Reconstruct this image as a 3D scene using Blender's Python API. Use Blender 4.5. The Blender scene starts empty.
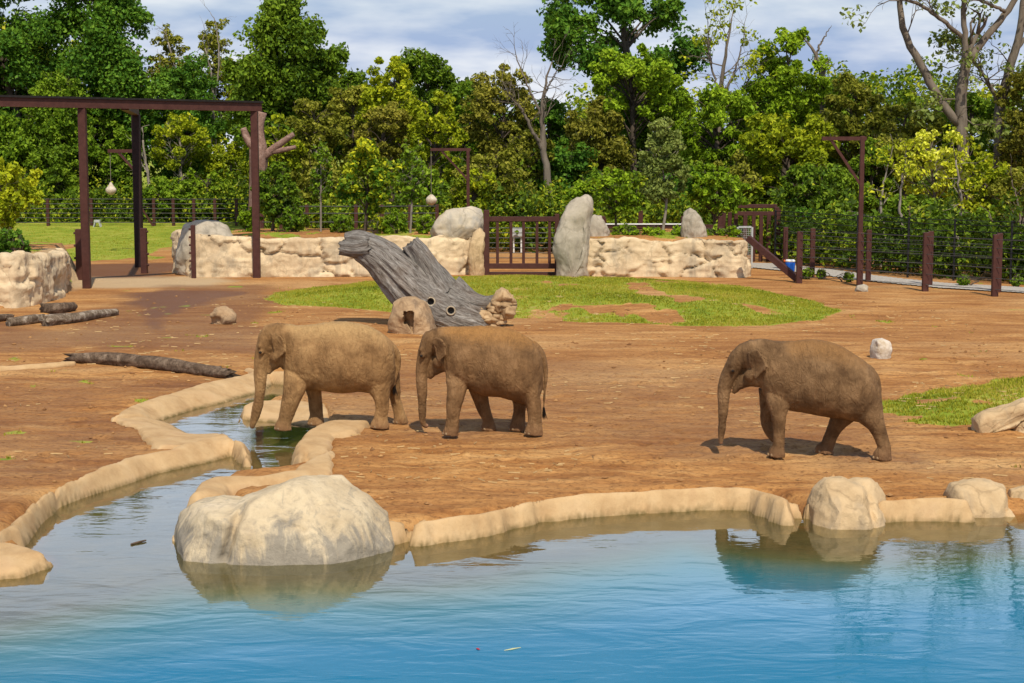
import bpy, math, random
import numpy as np
from mathutils import Vector, Matrix

SC = bpy.context.scene
COL = SC.collection
R = math.radians

# ------------------------------------------------------------------ camera
FPX, CX, CY = 1700.0, 512.0, 341.5
CAMH, YH = 6.0, 150.0
PITCH = math.atan((CY - YH) / FPX)
cam_d = bpy.data.cameras.new("camera")
cam = bpy.data.objects.new("camera", cam_d)
COL.objects.link(cam)
cam.location = (0, 0, CAMH)
cam.rotation_euler = (math.pi / 2 - PITCH, 0, 0)
cam_d.sensor_width = 36.0
cam_d.sensor_fit = 'HORIZONTAL'
cam_d.lens = FPX / 1024.0 * 36.0
cam_d.clip_start = 0.5
cam_d.clip_end = 4000
SC.camera = cam

# ------------------------------------------------------------------ sky, sun, exposure
SUN_EL, SUN_AZ = 53.0, 168.0          # azimuth clockwise from +Y (view direction): the sun stands behind the camera, to its right
SUN_STRENGTH, SKY_STRENGTH, EXPOSURE = 4.6, 0.10, 0.0
world = bpy.data.worlds.new("World")
SC.world = world
world.use_nodes = True
wt = world.node_tree
for n in list(wt.nodes):
    wt.nodes.remove(n)
def wn(t, **kw):
    n = wt.nodes.new(t)
    for k, v in kw.items():
        setattr(n, k, v)
    return n
wout = wn('ShaderNodeOutputWorld')
wbg = wn('ShaderNodeBackground')
wbg.inputs['Strength'].default_value = SKY_STRENGTH
sky = wn('ShaderNodeTexSky', sky_type='NISHITA', sun_disc=False)
sky.sun_elevation = R(SUN_EL)
sky.sun_rotation = R(SUN_AZ)
sky.air_density = 1.0
sky.dust_density = 0.6
tc = wn('ShaderNodeTexCoord')
mp = wn('ShaderNodeMapping')
mp.inputs['Scale'].default_value = (2.2, 2.2, 9.0)
mp.inputs['Location'].default_value = (3.1, 0.4, 0.35)
nz = wn('ShaderNodeTexNoise')
nz.inputs['Scale'].default_value = 1.9
nz.inputs['Detail'].default_value = 6
nz.inputs['Roughness'].default_value = 0.52
nz.inputs['Distortion'].default_value = 0.35
rp = wn('ShaderNodeValToRGB')
rp.color_ramp.elements[0].position = 0.30
rp.color_ramp.elements[1].position = 0.60
nz2 = wn('ShaderNodeTexNoise')
nz2.inputs['Scale'].default_value = 5.2
nz2.inputs['Detail'].default_value = 5
rp2 = wn('ShaderNodeValToRGB')
rp2.color_ramp.elements[0].position = 0.40
rp2.color_ramp.elements[0].color = (3.6, 4.7, 7.2, 1)
rp2.color_ramp.elements[1].position = 0.68
rp2.color_ramp.elements[1].color = (8.6, 8.9, 9.6, 1)
mx = wn('ShaderNodeMix', data_type='RGBA')
L = wt.links.new
L(tc.outputs['Generated'], mp.inputs['Vector'])
L(mp.outputs['Vector'], nz.inputs['Vector'])
L(mp.outputs['Vector'], nz2.inputs['Vector'])
L(nz.outputs['Fac'], rp.inputs['Fac'])
L(nz2.outputs['Fac'], rp2.inputs['Fac'])
L(sky.outputs['Color'], mx.inputs['A'])
# a brighter sunlit bank of cloud stands higher than the frame; blue opens above it
sepz = wn('ShaderNodeSeparateXYZ')
L(tc.outputs['Generated'], sepz.inputs[0])
bank = wn('ShaderNodeValToRGB')
for k_, (p_, v_) in enumerate(((0.0, 0.0), (0.10, 0.0), (0.17, 1.0), (0.25, 1.0), (0.315, 0.0))):
    if k_ > 1: bank.color_ramp.elements.new(p_)
    bank.color_ramp.elements[k_].position = p_
    bank.color_ramp.elements[k_].color = (v_, v_, v_, 1)
L(sepz.outputs['Z'], bank.inputs['Fac'])
low = wn('ShaderNodeValToRGB')
low.color_ramp.elements[0].position = 0.06; low.color_ramp.elements[0].color = (0.92, 0.92, 0.92, 1)
low.color_ramp.elements[1].position = 0.16; low.color_ramp.elements[1].color = (0, 0, 0, 1)
L(sepz.outputs['Z'], low.inputs['Fac'])
fmx = wn('ShaderNodeMath', operation='MAXIMUM')
hv = wn('ShaderNodeMath', operation='MULTIPLY'); hv.inputs[1].default_value = 0.45
L(rp.outputs['Color'], hv.inputs[0])
L(hv.outputs[0], fmx.inputs[0]); L(low.outputs['Color'], fmx.inputs[1])
fmx2 = wn('ShaderNodeMath', operation='MAXIMUM')
bk2 = wn('ShaderNodeMath', operation='MULTIPLY'); bk2.inputs[1].default_value = 0.85
L(bank.outputs['Color'], bk2.inputs[0])
L(fmx.outputs[0], fmx2.inputs[0]); L(bk2.outputs[0], fmx2.inputs[1])
L(fmx2.outputs[0], mx.inputs['Factor'])
bmx = wn('ShaderNodeMix', data_type='RGBA')
L(bank.outputs['Color'], bmx.inputs['Factor']); L(rp2.outputs['Color'], bmx.inputs['A'])
bmx.inputs['B'].default_value = (12.5, 15.0, 18.5, 1)
L(bmx.outputs['Result'], mx.inputs['B'])
L(mx.outputs['Result'], wbg.inputs['Color'])
L(wbg.outputs['Background'], wout.inputs['Surface'])

sun_d = bpy.data.lights.new("sun", 'SUN')
sun_d.energy = SUN_STRENGTH
sun_d.angle = R(0.6)
sun_d.color = (1.0, 0.91, 0.77)
sun = bpy.data.objects.new("sun", sun_d)
COL.objects.link(sun)
sdir = Vector((math.sin(R(SUN_AZ)) * math.cos(R(SUN_EL)), math.cos(R(SUN_AZ)) * math.cos(R(SUN_EL)), math.sin(R(SUN_EL))))
sun.rotation_euler = sdir.to_track_quat('Z', 'Y').to_euler()
sun.location = sdir * 100

SC.view_settings.view_transform = 'Standard'
SC.view_settings.look = 'None'
SC.view_settings.exposure = EXPOSURE
SC.view_settings.gamma = 1
SC.view_settings.use_curve_mapping = False
SC.cycles.max_bounces = 6
SC.cycles.transparent_max_bounces = 8
SC.cycles.use_denoising = True

# ------------------------------------------------------------------ pixel to place
WL = -0.25                                     # water level
CF = np.array([0, math.cos(PITCH), -math.sin(PITCH)])
CU = np.array([0, math.sin(PITCH), math.cos(PITCH)])
CR = np.array([1.0, 0, 0])
def ray(px, py):
    return CF + CR * (px - CX) / FPX + CU * (CY - py) / FPX
def G(px, py, z=0.0):
    d = ray(px, py)
    return np.array([0, 0, CAMH]) + d * ((z - CAMH) / d[2])
def D(px, py, Y):
    d = ray(px, py)
    return np.array([0, 0, CAMH]) + d * (Y / d[1])
def ppm(Y):
    return FPX / Y

# ------------------------------------------------------------------ numpy noise
def _hash(ix, iy, iz, seed):
    h = (ix * 374761393 + iy * 668265263 + iz * 2147483647 + seed * 1442695041).astype(np.int64)
    h = (h ^ (h >> 13)) * 1274126177
    h = h & 0x7fffffff
    h = (h ^ (h >> 16)) * 1911520717
    return ((h & 0xffffff) / float(0xffffff)) * 2 - 1
def vnoise(p, seed=0):
    p = np.asarray(p, float)
    i = np.floor(p).astype(np.int64)
    f = p - i
    u = f * f * f * (f * (f * 6 - 15) + 10)
    r = 0
    for dx in (0, 1):
        wx = u[:, 0] if dx else 1 - u[:, 0]
        for dy in (0, 1):
            wy = u[:, 1] if dy else 1 - u[:, 1]
            for dz in (0, 1):
                wz = u[:, 2] if dz else 1 - u[:, 2]
                r = r + wx * wy * wz * _hash(i[:, 0] + dx, i[:, 1] + dy, i[:, 2] + dz, seed)
    return r
def fbm(p, octv=4, seed=0, gain=0.5):
    p = np.asarray(p, float)
    a, s, r = 1.0, 1.0, 0
    for o in range(octv):
        r = r + a * vnoise(p * s + o * 17.3, seed + o)
        a *= gain
        s *= 2.03
    return r
def ridge(p, octv=4, seed=0):
    p = np.asarray(p, float)
    a, s, r = 1.0, 1.0, 0
    for o in range(octv):
        r = r + a * (1 - 2 * np.abs(vnoise(p * s + o * 9.1, seed + o)))
        a *= 0.5
        s *= 2.1
    return r
def p3(x, y, z=0.0):
    x = np.asarray(x, float).ravel(); y = np.asarray(y, float).ravel()
    return np.stack([x, y, np.zeros_like(x) + z], 1)

def sdist(x, y, poly):
    """signed distance to a closed polygon, positive inside"""
    poly = np.asarray(poly, float)[:, :2]
    best = np.full(x.shape, 1e9)
    inside = np.zeros(x.shape, bool)
    n = len(poly)
    for k in range(n):
        a, b = poly[k], poly[(k + 1) % n]
        ex, ey = b - a
        t = np.clip(((x - a[0]) * ex + (y - a[1]) * ey) / (ex * ex + ey * ey + 1e-12), 0, 1)
        best = np.minimum(best, np.hypot(x - a[0] - t * ex, y - a[1] - t * ey))
        c = ((a[1] > y) != (b[1] > y)) & (x < (b[0] - a[0]) * (y - a[1]) / (b[1] - a[1] + 1e-12) + a[0])
        inside ^= c
    return np.where(inside, best, -best)
def ldist(x, y, line):
    line = np.asarray(line, float)[:, :2]
    best = np.full(x.shape, 1e9)
    for k in range(len(line) - 1):
        a, b = line[k], line[k + 1]
        ex, ey = b - a
        t = np.clip(((x - a[0]) * ex + (y - a[1]) * ey) / (ex * ex + ey * ey + 1e-12), 0, 1)
        best = np.minimum(best, np.hypot(x - a[0] - t * ex, y - a[1] - t * ey))
    return best
def sstep(a, b, x):
    t = np.clip((x - a) / (b - a), 0, 1)
    return t * t * (3 - 2 * t)
def catmull(pts, n):
    """n samples along a smooth curve through pts (any width of row)"""
    p = np.asarray(pts, float)
    if len(p) == 2:
        t = np.linspace(0, 1, n)[:, None]
        return p[0] * (1 - t) + p[1] * t
    seg = np.linalg.norm(np.diff(p[:, :3], axis=0), axis=1)
    s = np.concatenate([[0], np.cumsum(np.maximum(seg, 1e-6))])
    q = np.concatenate([[2 * p[0] - p[1]], p, [2 * p[-1] - p[-2]]])
    out = []
    for v in np.linspace(0, s[-1], n):
        k = min(max(np.searchsorted(s, v, side='right') - 1, 0), len(p) - 2)
        t = (v - s[k]) / (s[k + 1] - s[k])
        a, b, c, d = q[k], q[k + 1], q[k + 2], q[k + 3]
        out.append(0.5 * (2 * b + (c - a) * t + (2 * a - 5 * b + 4 * c - d) * t * t + (3 * b - a - 3 * c + d) * t ** 3))
    return np.array(out)
def linres(pts, n):
    p = np.asarray(pts, float)
    seg = np.linalg.norm(np.diff(p, axis=0), axis=1)
    s = np.concatenate([[0], np.cumsum(seg)])
    v = np.linspace(0, s[-1], n)
    return np.stack([np.interp(v, s, p[:, k]) for k in range(p.shape[1])], 1)

# ------------------------------------------------------------------ objects
def tag(o, label=None, cat=None, group=None, kind=None):
    if label: o['label'] = label
    if cat: o['category'] = cat
    if group: o['group'] = group
    if kind: o['kind'] = kind
    return o
def thing(name, label, cat, loc, group=None, rz=0.0):
    o = bpy.data.objects.new(name, None)
    COL.objects.link(o)
    o.empty_display_size = 0.2
    o.location = tuple(float(v) for v in loc)
    o.rotation_euler = (0, 0, rz)
    return tag(o, label, cat, group)
def mesh_np(name, v, quads, smooth=False):
    """mesh of equal-sized faces from arrays"""
    v = np.ascontiguousarray(v, np.float32)
    q = np.ascontiguousarray(quads, np.int32)
    k = q.shape[1]
    m = bpy.data.meshes.new(name)
    m.vertices.add(len(v)); m.vertices.foreach_set('co', v.ravel())
    m.loops.add(q.size); m.loops.foreach_set('vertex_index', q.ravel())
    m.polygons.add(len(q))
    m.polygons.foreach_set('loop_start', np.arange(0, q.size, k, dtype=np.int32))
    m.polygons.foreach_set('loop_total', np.full(len(q), k, np.int32))
    m.polygons.foreach_set('use_smooth', np.full(len(q), smooth))
    m.update(calc_edges=True)
    m.validate()
    return m
def link(name, mesh, mat, parent=None, loc=None):
    o = bpy.data.objects.new(name, mesh)
    COL.objects.link(o)
    if mat is not None:
        mesh.materials.append(mat)
    if parent is not None:
        o.parent = parent
    if loc is not None:
        o.location = tuple(float(a) for a in loc)
    return o
def fattr(mesh, name, vals, domain='POINT'):
    a = mesh.attributes.new(name, 'FLOAT', domain)
    a.data.foreach_set('value', np.ascontiguousarray(vals, np.float32))

class MB:
    """collects shapes (world coordinates) into one mesh"""
    def __init__(self):
        self.v, self.f, self.n = [], [], 0
    def add(self, v, f):
        v = np.asarray(v, float)
        self.v.append(v)
        self.f += [tuple(int(i) + self.n for i in q) for q in f]
        self.n += len(v)
        return self
    def box(self, c, s, rz=0.0, bev=0.0):
        x, y, z = np.array(s) / 2.0
        b = min(bev, x * .9, y * .9, z * .9)
        if b <= 0:
            v = [(i * x, j * y, k * z) for i in (-1, 1) for j in (-1, 1) for k in (-1, 1)]
            f = [(0, 1, 3, 2), (4, 6, 7, 5), (0, 4, 5, 1), (2, 3, 7, 6), (0, 2, 6, 4), (1, 5, 7, 3)]
        else:
            v, f = [], []
            def ring(px, py, zz, bb):
                return [(-px + bb, -py, zz), (px - bb, -py, zz), (px, -py + bb, zz), (px, py - bb, zz), (px - bb, py, zz), (-px + bb, py, zz), (-px, py - bb, zz), (-px, -py + bb, zz)]
            for (px, py, zz) in ((x - b, y - b, -z), (x, y, -z + b), (x, y, z - b), (x - b, y - b, z)):
                v += ring(px, py, zz, b * .7)
            for r in range(3):
                for k in range(8):
                    f.append((r * 8 + k, r * 8 + (k + 1) % 8, r * 8 + 8 + (k + 1) % 8, r * 8 + 8 + k))
            f.append(tuple(range(7, -1, -1))); f.append(tuple(range(24, 32)))
        v = np.array(v, float)
        ca, sa = math.cos(rz), math.sin(rz)
        v = np.stack([v[:, 0] * ca - v[:, 1] * sa, v[:, 0] * sa + v[:, 1] * ca, v[:, 2]], 1) + np.asarray(c, float)
        return self.add(v, f)
    def bar(self, a, b, w, h, up=(0, 0, 1)):
        a = np.asarray(a, float); b = np.asarray(b, float)
        t = (b - a) / np.linalg.norm(b - a)
        u = np.cross(np.asarray(up, float), t)
        if np.linalg.norm(u) < 1e-4:
            u = np.array([1.0, 0, 0])
        u /= np.linalg.norm(u)
        k = np.cross(t, u)
        v = [e + u * i * w / 2 + k * j * h / 2 for e in (a, b) for (i, j) in ((-1, -1), (1, -1), (1, 1), (-1, 1))]
        f = [(3, 2, 1, 0), (4, 5, 6, 7)] + [(i, (i + 1) % 4, 4 + (i + 1) % 4, 4 + i) for i in range(4)]
        return self.add(v, f)
    def tube(self, path, r, seg=8, n=None, cap=True, flat=None):
        """path rows x,y,z ; r scalar or per row ; flat: (axis, factor)"""
        p = np.asarray(path, float)[:, :3]
        rr = np.broadcast_to(np.asarray(r, float), (len(p),)).copy()
        if n:
            c = catmull(np.column_stack([p, rr]), n)
            p, rr = c[:, :3], np.maximum(c[:, 3], 0.001)
        m = len(p)
        t = np.gradient(p, axis=0)
        t /= np.linalg.norm(t, axis=1)[:, None] + 1e-9
        u = np.cross(t[0], (0.0, 0, 1.0) if abs(t[0][2]) < 0.9 else (1.0, 0, 0))
        u /= np.linalg.norm(u)
        a = np.linspace(0, 2 * math.pi, seg, endpoint=False)
        v = []
        for i in range(m):
            u = u - t[i] * np.dot(u, t[i])
            u /= np.linalg.norm(u) + 1e-9
            w = np.cross(t[i], u)
            v.append(p[i] + rr[i] * (np.cos(a)[:, None] * u + np.sin(a)[:, None] * w))
        v = np.concatenate(v)
        f = [(i * seg + k, i * seg + (k + 1) % seg, (i + 1) * seg + (k + 1) % seg, (i + 1) * seg + k) for i in range(m - 1) for k in range(seg)]
        if cap:
            f.append(tuple(range(seg - 1, -1, -1)))
            f.append(tuple((m - 1) * seg + k for k in range(seg)))
        return self.add(v, f)
    def build(self, name, mat, parent=None, loc=None, smooth=False):
        """world-coordinate shapes -> object; origin at the parent's place or at loc"""
        o = np.zeros(3)
        if parent is not None:
            o = np.array(parent.location)
            if parent.parent is not None:
                o = o + np.array(parent.parent.location)
        elif loc is not None:
            o = np.asarray(loc, float)
        v = np.concatenate(self.v) - o
        m = bpy.data.meshes.new(name)
        m.from_pydata([tuple(a) for a in v], [], self.f)
        m.update()
        if smooth:
            m.polygons.foreach_set('use_smooth', np.full(len(m.polygons), True))
        return link(name, m, mat, parent, None if parent is not None else (loc if loc is not None else None))

# ------------------------------------------------------------------ materials
def nodes(name):
    m = bpy.data.materials.new(name)
    m.use_nodes = True
    t = m.node_tree
    b = t.nodes['Principled BSDF']
    b.inputs['Specular IOR Level'].default_value = 0.12
    return m, t, b
def nd(t, ty, **kw):
    n = t.nodes.new(ty)
    for k, v in kw.items():
        if k.startswith('i_'):
            n.inputs[k[2:].replace('_', ' ')].default_value = v
        else:
            setattr(n, k, v)
    return n
def c4(c):
    return (c[0], c[1], c[2], 1)
def texco(t, scale=(1, 1, 1), kind='Object'):
    tcn = nd(t, 'ShaderNodeTexCoord'); mpn = nd(t, 'ShaderNodeMapping')
    mpn.inputs['Scale'].default_value = scale
    t.links.new(tcn.outputs[kind], mpn.inputs['Vector'])
    return mpn.outputs['Vector']
def noise(t, vec, scale, detail=5, rough=0.55, dist=0.0):
    n = nd(t, 'ShaderNodeTexNoise')
    n.inputs['Scale'].default_value = scale; n.inputs['Detail'].default_value = detail
    n.inputs['Roughness'].default_value = rough; n.inputs['Distortion'].default_value = dist
    t.links.new(vec, n.inputs['Vector'])
    return n.outputs['Fac']
def ramp(t, fac, stops):
    r = nd(t, 'ShaderNodeValToRGB')
    e = r.color_ramp.elements
    while len(e) < len(stops):
        e.new(0.5)
    for k, (p, c) in enumerate(stops):
        e[k].position = p
        e[k].color = c4(c) if not isinstance(c, (int, float)) else (c, c, c, 1)
    t.links.new(fac, r.inputs['Fac'])
    return r.outputs['Color']
def mixc(t, fac, a, b, mode='MIX'):
    n = nd(t, 'ShaderNodeMix', data_type='RGBA', blend_type=mode)
    for s, v in (('Factor', fac), ('A', a), ('B', b)):
        if isinstance(v, (int, float)):
            n.inputs[s].default_value = v
        elif isinstance(v, tuple):
            n.inputs[s].default_value = c4(v)
        else:
            t.links.new(v, n.inputs[s])
    return n.outputs['Result']
def mth(t, op, a, b=None):
    n = nd(t, 'ShaderNodeMath', operation=op)
    for k, v in enumerate((a, b)):
        if v is None: continue
        if isinstance(v, (int, float)): n.inputs[k].default_value = v
        else: t.links.new(v, n.inputs[k])
    return n.outputs[0]
def bump(t, b, h, strength, dist, prev=None):
    n = nd(t, 'ShaderNodeBump')
    n.inputs['Strength'].default_value = strength; n.inputs['Distance'].default_value = dist
    t.links.new(h, n.inputs['Height'])
    if prev is not None: t.links.new(prev, n.inputs['Normal'])
    if b is not None: t.links.new(n.outputs['Normal'], b.inputs['Normal'])
    return n.outputs['Normal']
def att(t, name):
    return nd(t, 'ShaderNodeAttribute', attribute_name=name).outputs['Fac']

def mat_mix(name, stops, scale=3.0, stretch=(1, 1, 1), rough=0.8, bstr=0.4, bscale=20.0, bdist=0.03, detail=6, spec=0.15, metal=0.0):
    m, t, b = nodes(name)
    b.inputs['Specular IOR Level'].default_value = spec
    b.inputs['Metallic'].default_value = metal
    v = texco(t, stretch)
    c = ramp(t, noise(t, v, scale, detail, 0.6), stops)
    t.links.new(c, b.inputs['Base Color'])
    b.inputs['Roughness'].default_value = rough
    if bstr:
        bump(t, b, noise(t, v, bscale, 5, 0.6), bstr, bdist)
    return m
def mat_rock(name, light, dark, stain, crack=0.5, scale=1.0, ochre=None):
    m, t, b = nodes(name)
    v = texco(t)
    n1 = noise(t, v, 0.9 * scale, 6, 0.6, 0.4)
    n2 = noise(t, v, 6 * scale, 6, 0.65)
    base = ramp(t, n1, [(0.35, dark), (0.62, light)])
    base = mixc(t, ramp(t, n2, [(0.45, 0.0), (0.75, 0.45)]), base, tuple(min(1, 1.18 * a) for a in light))
    vs = texco(t, (0.9, 0.9, 0.35))
    st = ramp(t, noise(t, vs, 1.6 * scale, 5, 0.6, 0.6), [(0.50, 0.0), (0.68, 0.75)])
    base = mixc(t, st, base, stain)
    if ochre:
        base = mixc(t, ramp(t, noise(t, v, 1.5 * scale, 3), [(0.5, 0.0), (0.7, 0.6)]), base, ochre)
    vo = nd(t, 'ShaderNodeTexVoronoi', feature='DISTANCE_TO_EDGE')
    vo.inputs['Scale'].default_value = 0.75 * scale
    warp = nd(t, 'ShaderNodeVectorMath', operation='ADD')
    wn_ = nd(t, 'ShaderNodeTexNoise'); wn_.inputs['Scale'].default_value = 2.0 * scale; wn_.inputs['Detail'].default_value = 5
    t.links.new(v, wn_.inputs['Vector'])
    t.links.new(v, warp.inputs[0]); t.links.new(wn_.outputs['Color'], warp.inputs[1])
    t.links.new(warp.outputs[0], vo.inputs['Vector'])
    cr = ramp(t, vo.outputs['Distance'], [(0.0, 0.0), (0.035, 1.0)])
    base = mixc(t, mth(t, 'MULTIPLY', mth(t, 'SUBTRACT', 1.0, cr), crack), base, tuple(a * 0.45 for a in dark))
    t.links.new(base, b.inputs['Base Color'])
    b.inputs['Roughness'].default_value = 0.85
    n = bump(t, None, n2, 0.5, 0.06)
    n = bump(t, None, cr, 0.5 * crack, 0.05, n)
    bump(t, b, noise(t, v, 38 * scale, 4, 0.6), 0.4, 0.012, n)
    return m
def mat_leaf(name, cols, trans=0.35, rough=0.5):
    """cols: ramp over the per-leaf tint"""
    m, t, b = nodes(name)
    a = att(t, 'tint')
    c = ramp(t, a, [(k / max(1, len(cols) - 1), (min(.85, q[0] * 1.16), min(.85, q[1] * 1.36), q[2] * 1.0)) for k, q in enumerate(cols)])
    t.links.new(c, b.inputs['Base Color'])
    b.inputs['Roughness'].default_value = rough
    b.inputs['Specular IOR Level'].default_value = 0.10
    tr = nd(t, 'ShaderNodeBsdfTranslucent')
    t.links.new(mixc(t, 0.5, c, (0.25, 0.30, 0.02), 'MIX'), tr.inputs['Color'])
    ms = nd(t, 'ShaderNodeMixShader')
    ms.inputs['Fac'].default_value = trans * 0.8
    out = t.nodes['Material Output']
    t.links.new(b.outputs['BSDF'], ms.inputs[1]); t.links.new(tr.outputs['BSDF'], ms.inputs[2])
    t.links.new(ms.outputs['Shader'], out.inputs['Surface'])
    return m

M = {}
M['rust'] = mat_mix('brown_painted_steel', [(0.3, (0.055, 0.022, 0.018)), (0.7, (0.085, 0.035, 0.027))], 4, rough=0.5, bstr=0.1)
M['steel_dark'] = mat_mix('dark_steel', [(0.3, (0.012, 0.011, 0.011)), (0.7, (0.025, 0.02, 0.018))], 4, rough=0.5, bstr=0.05)
M['cable'] = mat_mix('grey_cable', [(0.3, (0.045, 0.043, 0.042)), (0.7, (0.09, 0.085, 0.08))], 4, rough=0.45, bstr=0)
M['black_wire'] = mat_mix('black_wire', [(0.3, (0.012, 0.012, 0.013)), (0.7, (0.02, 0.02, 0.02))], 4, rough=0.5, bstr=0)
M['bark'] = mat_mix('bark', [(0.3, (0.05, 0.038, 0.028)), (0.7, (0.12, 0.095, 0.07))], 3, (1, 1, 0.25), 0.9, 0.7, 9, 0.05)
M['bark_pale'] = mat_mix('pale_bark', [(0.3, (0.15, 0.125, 0.10)), (0.7, (0.30, 0.26, 0.21))], 3, (1, 1, 0.25), 0.9, 0.6, 9, 0.05)
M['bark_grey'] = mat_mix('grey_bark', [(0.3, (0.10, 0.08, 0.06)), (0.7, (0.20, 0.165, 0.125))], 3, (1, 1, 0.25), 0.9, 0.6, 9, 0.05)
M['tan_rock'] = mat_rock('tan_rock', (0.56, 0.41, 0.235), (0.42, 0.29, 0.155), (0.27, 0.215, 0.15), 0.35)
M['wall_rock'] = mat_rock('carved_wall_rock', (0.66, 0.515, 0.325), (0.47, 0.345, 0.205), (0.29, 0.235, 0.165), 0.30, 0.8)
M['grey_rock'] = mat_rock('grey_rock', (0.46, 0.40, 0.31), (0.30, 0.26, 0.195), (0.14, 0.125, 0.105), 0.3, 0.8)
M['brown_rock'] = mat_rock('brown_rock', (0.44, 0.30, 0.17), (0.29, 0.185, 0.10), (0.17, 0.12, 0.08), 0.35, 1.4)
M['white_rock'] = mat_rock('white_topped_rock', (0.66, 0.61, 0.54), (0.44, 0.34, 0.22), (0.30, 0.23, 0.15), 0.3, 1.6)
M['pale_rock'] = mat_rock('pale_boulder_rock', (0.55, 0.475, 0.36), (0.40, 0.345, 0.265), (0.20, 0.20, 0.195), 0.4, 0.7, (0.52, 0.38, 0.20))

# ------------------------------------------------------------------ pond and stream outline (water edge)
def Gs(pts, z=0.0):
    return np.array([G(x, y, z) for x, y in pts])
pond_px = [(-260, 600), (-60, 586), (0, 575), (30, 569), (52, 560), (48, 551), (30, 541), (46, 523), (65, 507), (114, 490), (171, 471), (213, 462), (244, 452), (247, 448),
           (236, 441), (222, 437), (205, 436), (184, 430), (163, 421), (198, 410), (228, 403), (258, 394), (264, 388), (262, 381), (285, 379.5), (310, 380), (330, 382),
           (345, 388), (312, 393), (292, 399), (262, 402), (244, 410), (238, 417), (262, 421), (300, 425), (330, 428), (335, 431), (318, 433), (309, 433), (297, 443), (306, 450), (299, 461),
           (301, 469), (272, 474), (211, 480), (192, 494), (199, 502), (214, 506), (200, 540), (240, 548), (330, 545), (392, 546),
           (421, 538), (451, 533), (497, 529), (540, 520), (576, 513), (629, 509), (700, 506), (760, 506), (811, 522), (850, 524), (888, 519), (963, 517), (1009, 518), (1040, 518),
           (1120, 522), (1300, 530)]
pond = list(Gs(pond_px, WL)[:, :2])
pond += [np.array([40.0, 20.0]), np.array([40.0, 5.0]), np.array([-40.0, 5.0]), np.array([-40.0, 18.0])]
pond = np.array(pond)

ZT = 0.10
def PL(pts, z): return Gs(pts, z)
# each bank: (name, label, far edge px, near edge px, z far, z near)
banks = [
 ('stream_rim', 'broad sloping sand coloured concrete bank of the stream running up behind the leading elephant trunk',
  [(112, 416), (135, 403), (165, 393), (200, 383), (232, 375.5), (258, 369.5), (274, 368)], [(160, 424), (166, 420), (198, 410), (228, 403), (258, 394), (268, 390), (275, 384)], 0.13, WL - 0.02),
 ('stream_rim', 'flat tan concrete apron between bare dirt and the upper stream pool',
  [(164, 421), (178, 427), (194, 436), (201, 435), (217, 434), (226, 431)], [(110, 417), (139, 427), (145, 438), (159, 445.5), (184, 445), (212, 443)], WL + 0.0, 0.06),
 ('stream_rim', 'long curved sand coloured rim ending in a blunt tip, on the left stream bank',
  [(-12, 538), (14, 519), (36, 497), (60, 482), (100, 466), (135, 453), (170, 447), (198, 438), (224, 431), (236, 438), (247, 447)],
  [(30, 545), (42, 526), (62, 508), (82, 500), (130, 485), (159, 475), (194, 467), (215, 462.5), (232, 457), (243, 453), (248, 449)], 0.14, WL - 0.02),
 ('stream_rim', 'pale far rim of the stream seen behind the leading elephant chin',
  [(246, 366), (262, 370), (285, 371.5), (310, 371.5), (335, 372)], [(262, 381), (272, 380), (285, 379.5), (310, 380), (335, 382)], 0.10, WL - 0.02),
 ('stream_slab', 'low tan slab in the stream beneath the leading elephant front legs',
  [(236, 415), (243, 405), (252, 401), (285, 399.5), (325, 402)], [(238, 418), (250, 420), (265, 421), (300, 425), (335, 429)], 0.02, WL + 0.02),
 ('stream_rim', 'hooked sand coloured rim lying in front of the leading elephant hind feet',
  [(297, 442), (307, 431), (318, 423), (332, 420), (352, 418.5), (371, 418.5)], [(300, 470), (299, 461), (306, 452), (318, 462), (330, 447), (334, 435), (356, 431), (373, 420)], 0.14, 0.06),
 ('stream_rim', 'narrow sand coloured rim ending in a rounded nose just above the big pale boulder',
  [(192, 493), (200, 482), (213, 476), (255, 474), (292, 468), (312, 456), (331, 448)], [(197, 501), (212, 499), (227, 497), (229, 487), (262, 481), (298, 479), (332, 472)], 0.13, 0.03),
 ('pond_rim', 'flat sand coloured corner of concrete at the far left edge of the pond',
  [(-60, 548), (-10, 539), (12, 540), (30, 544), (44, 549)], [(-60, 586), (0, 572), (20, 569), (36, 565), (49, 559)], 0.05, -0.13),
 ('pond_rim', 'short tan block of rim wedged against the right side of the big pale boulder',
  [(376, 519), (402, 517.5), (426, 517)], [(376, 553), (400, 547), (426, 537.5)], 0.14, WL - 0.04),
 ('pond_rim', 'long smooth sand coloured concrete rim curving along the far shore of the pond',
  [(417, 520), (450, 516), (487, 511), (512, 504), (540, 498), (593, 492.5), (647, 489.5), (710, 486), (750, 487), (770, 494), (786, 501)],
  [(421, 540), (451, 534), (497, 530), (540, 521), (576, 514), (629, 510), (700, 507), (740, 507.5), (765, 510), (792, 517)], 0.15, WL - 0.04),
 ('pond_rim', 'low flat tan rim stone sloping into the pond left of the two humped boulder',
  [(774, 499), (795, 500), (822, 500.5)], [(770, 511), (792, 517), (822, 525)], 0.06, WL - 0.03),
 ('pond_rim', 'straight tan rim block between the humped boulder and the round boulders on the right shore',
  [(880, 498), (905, 497), (948, 497), (968, 498)], [(880, 520), (910, 518), (948, 517), (966, 518)], 0.15, WL - 0.04),
]
slab_polys = []
for b_ in banks:
    A, B = PL(b_[2], b_[4]), PL(b_[3], b_[5])
    slab_polys.append((A, B, np.concatenate([A[:, :2], B[::-1, :2]])))

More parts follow.
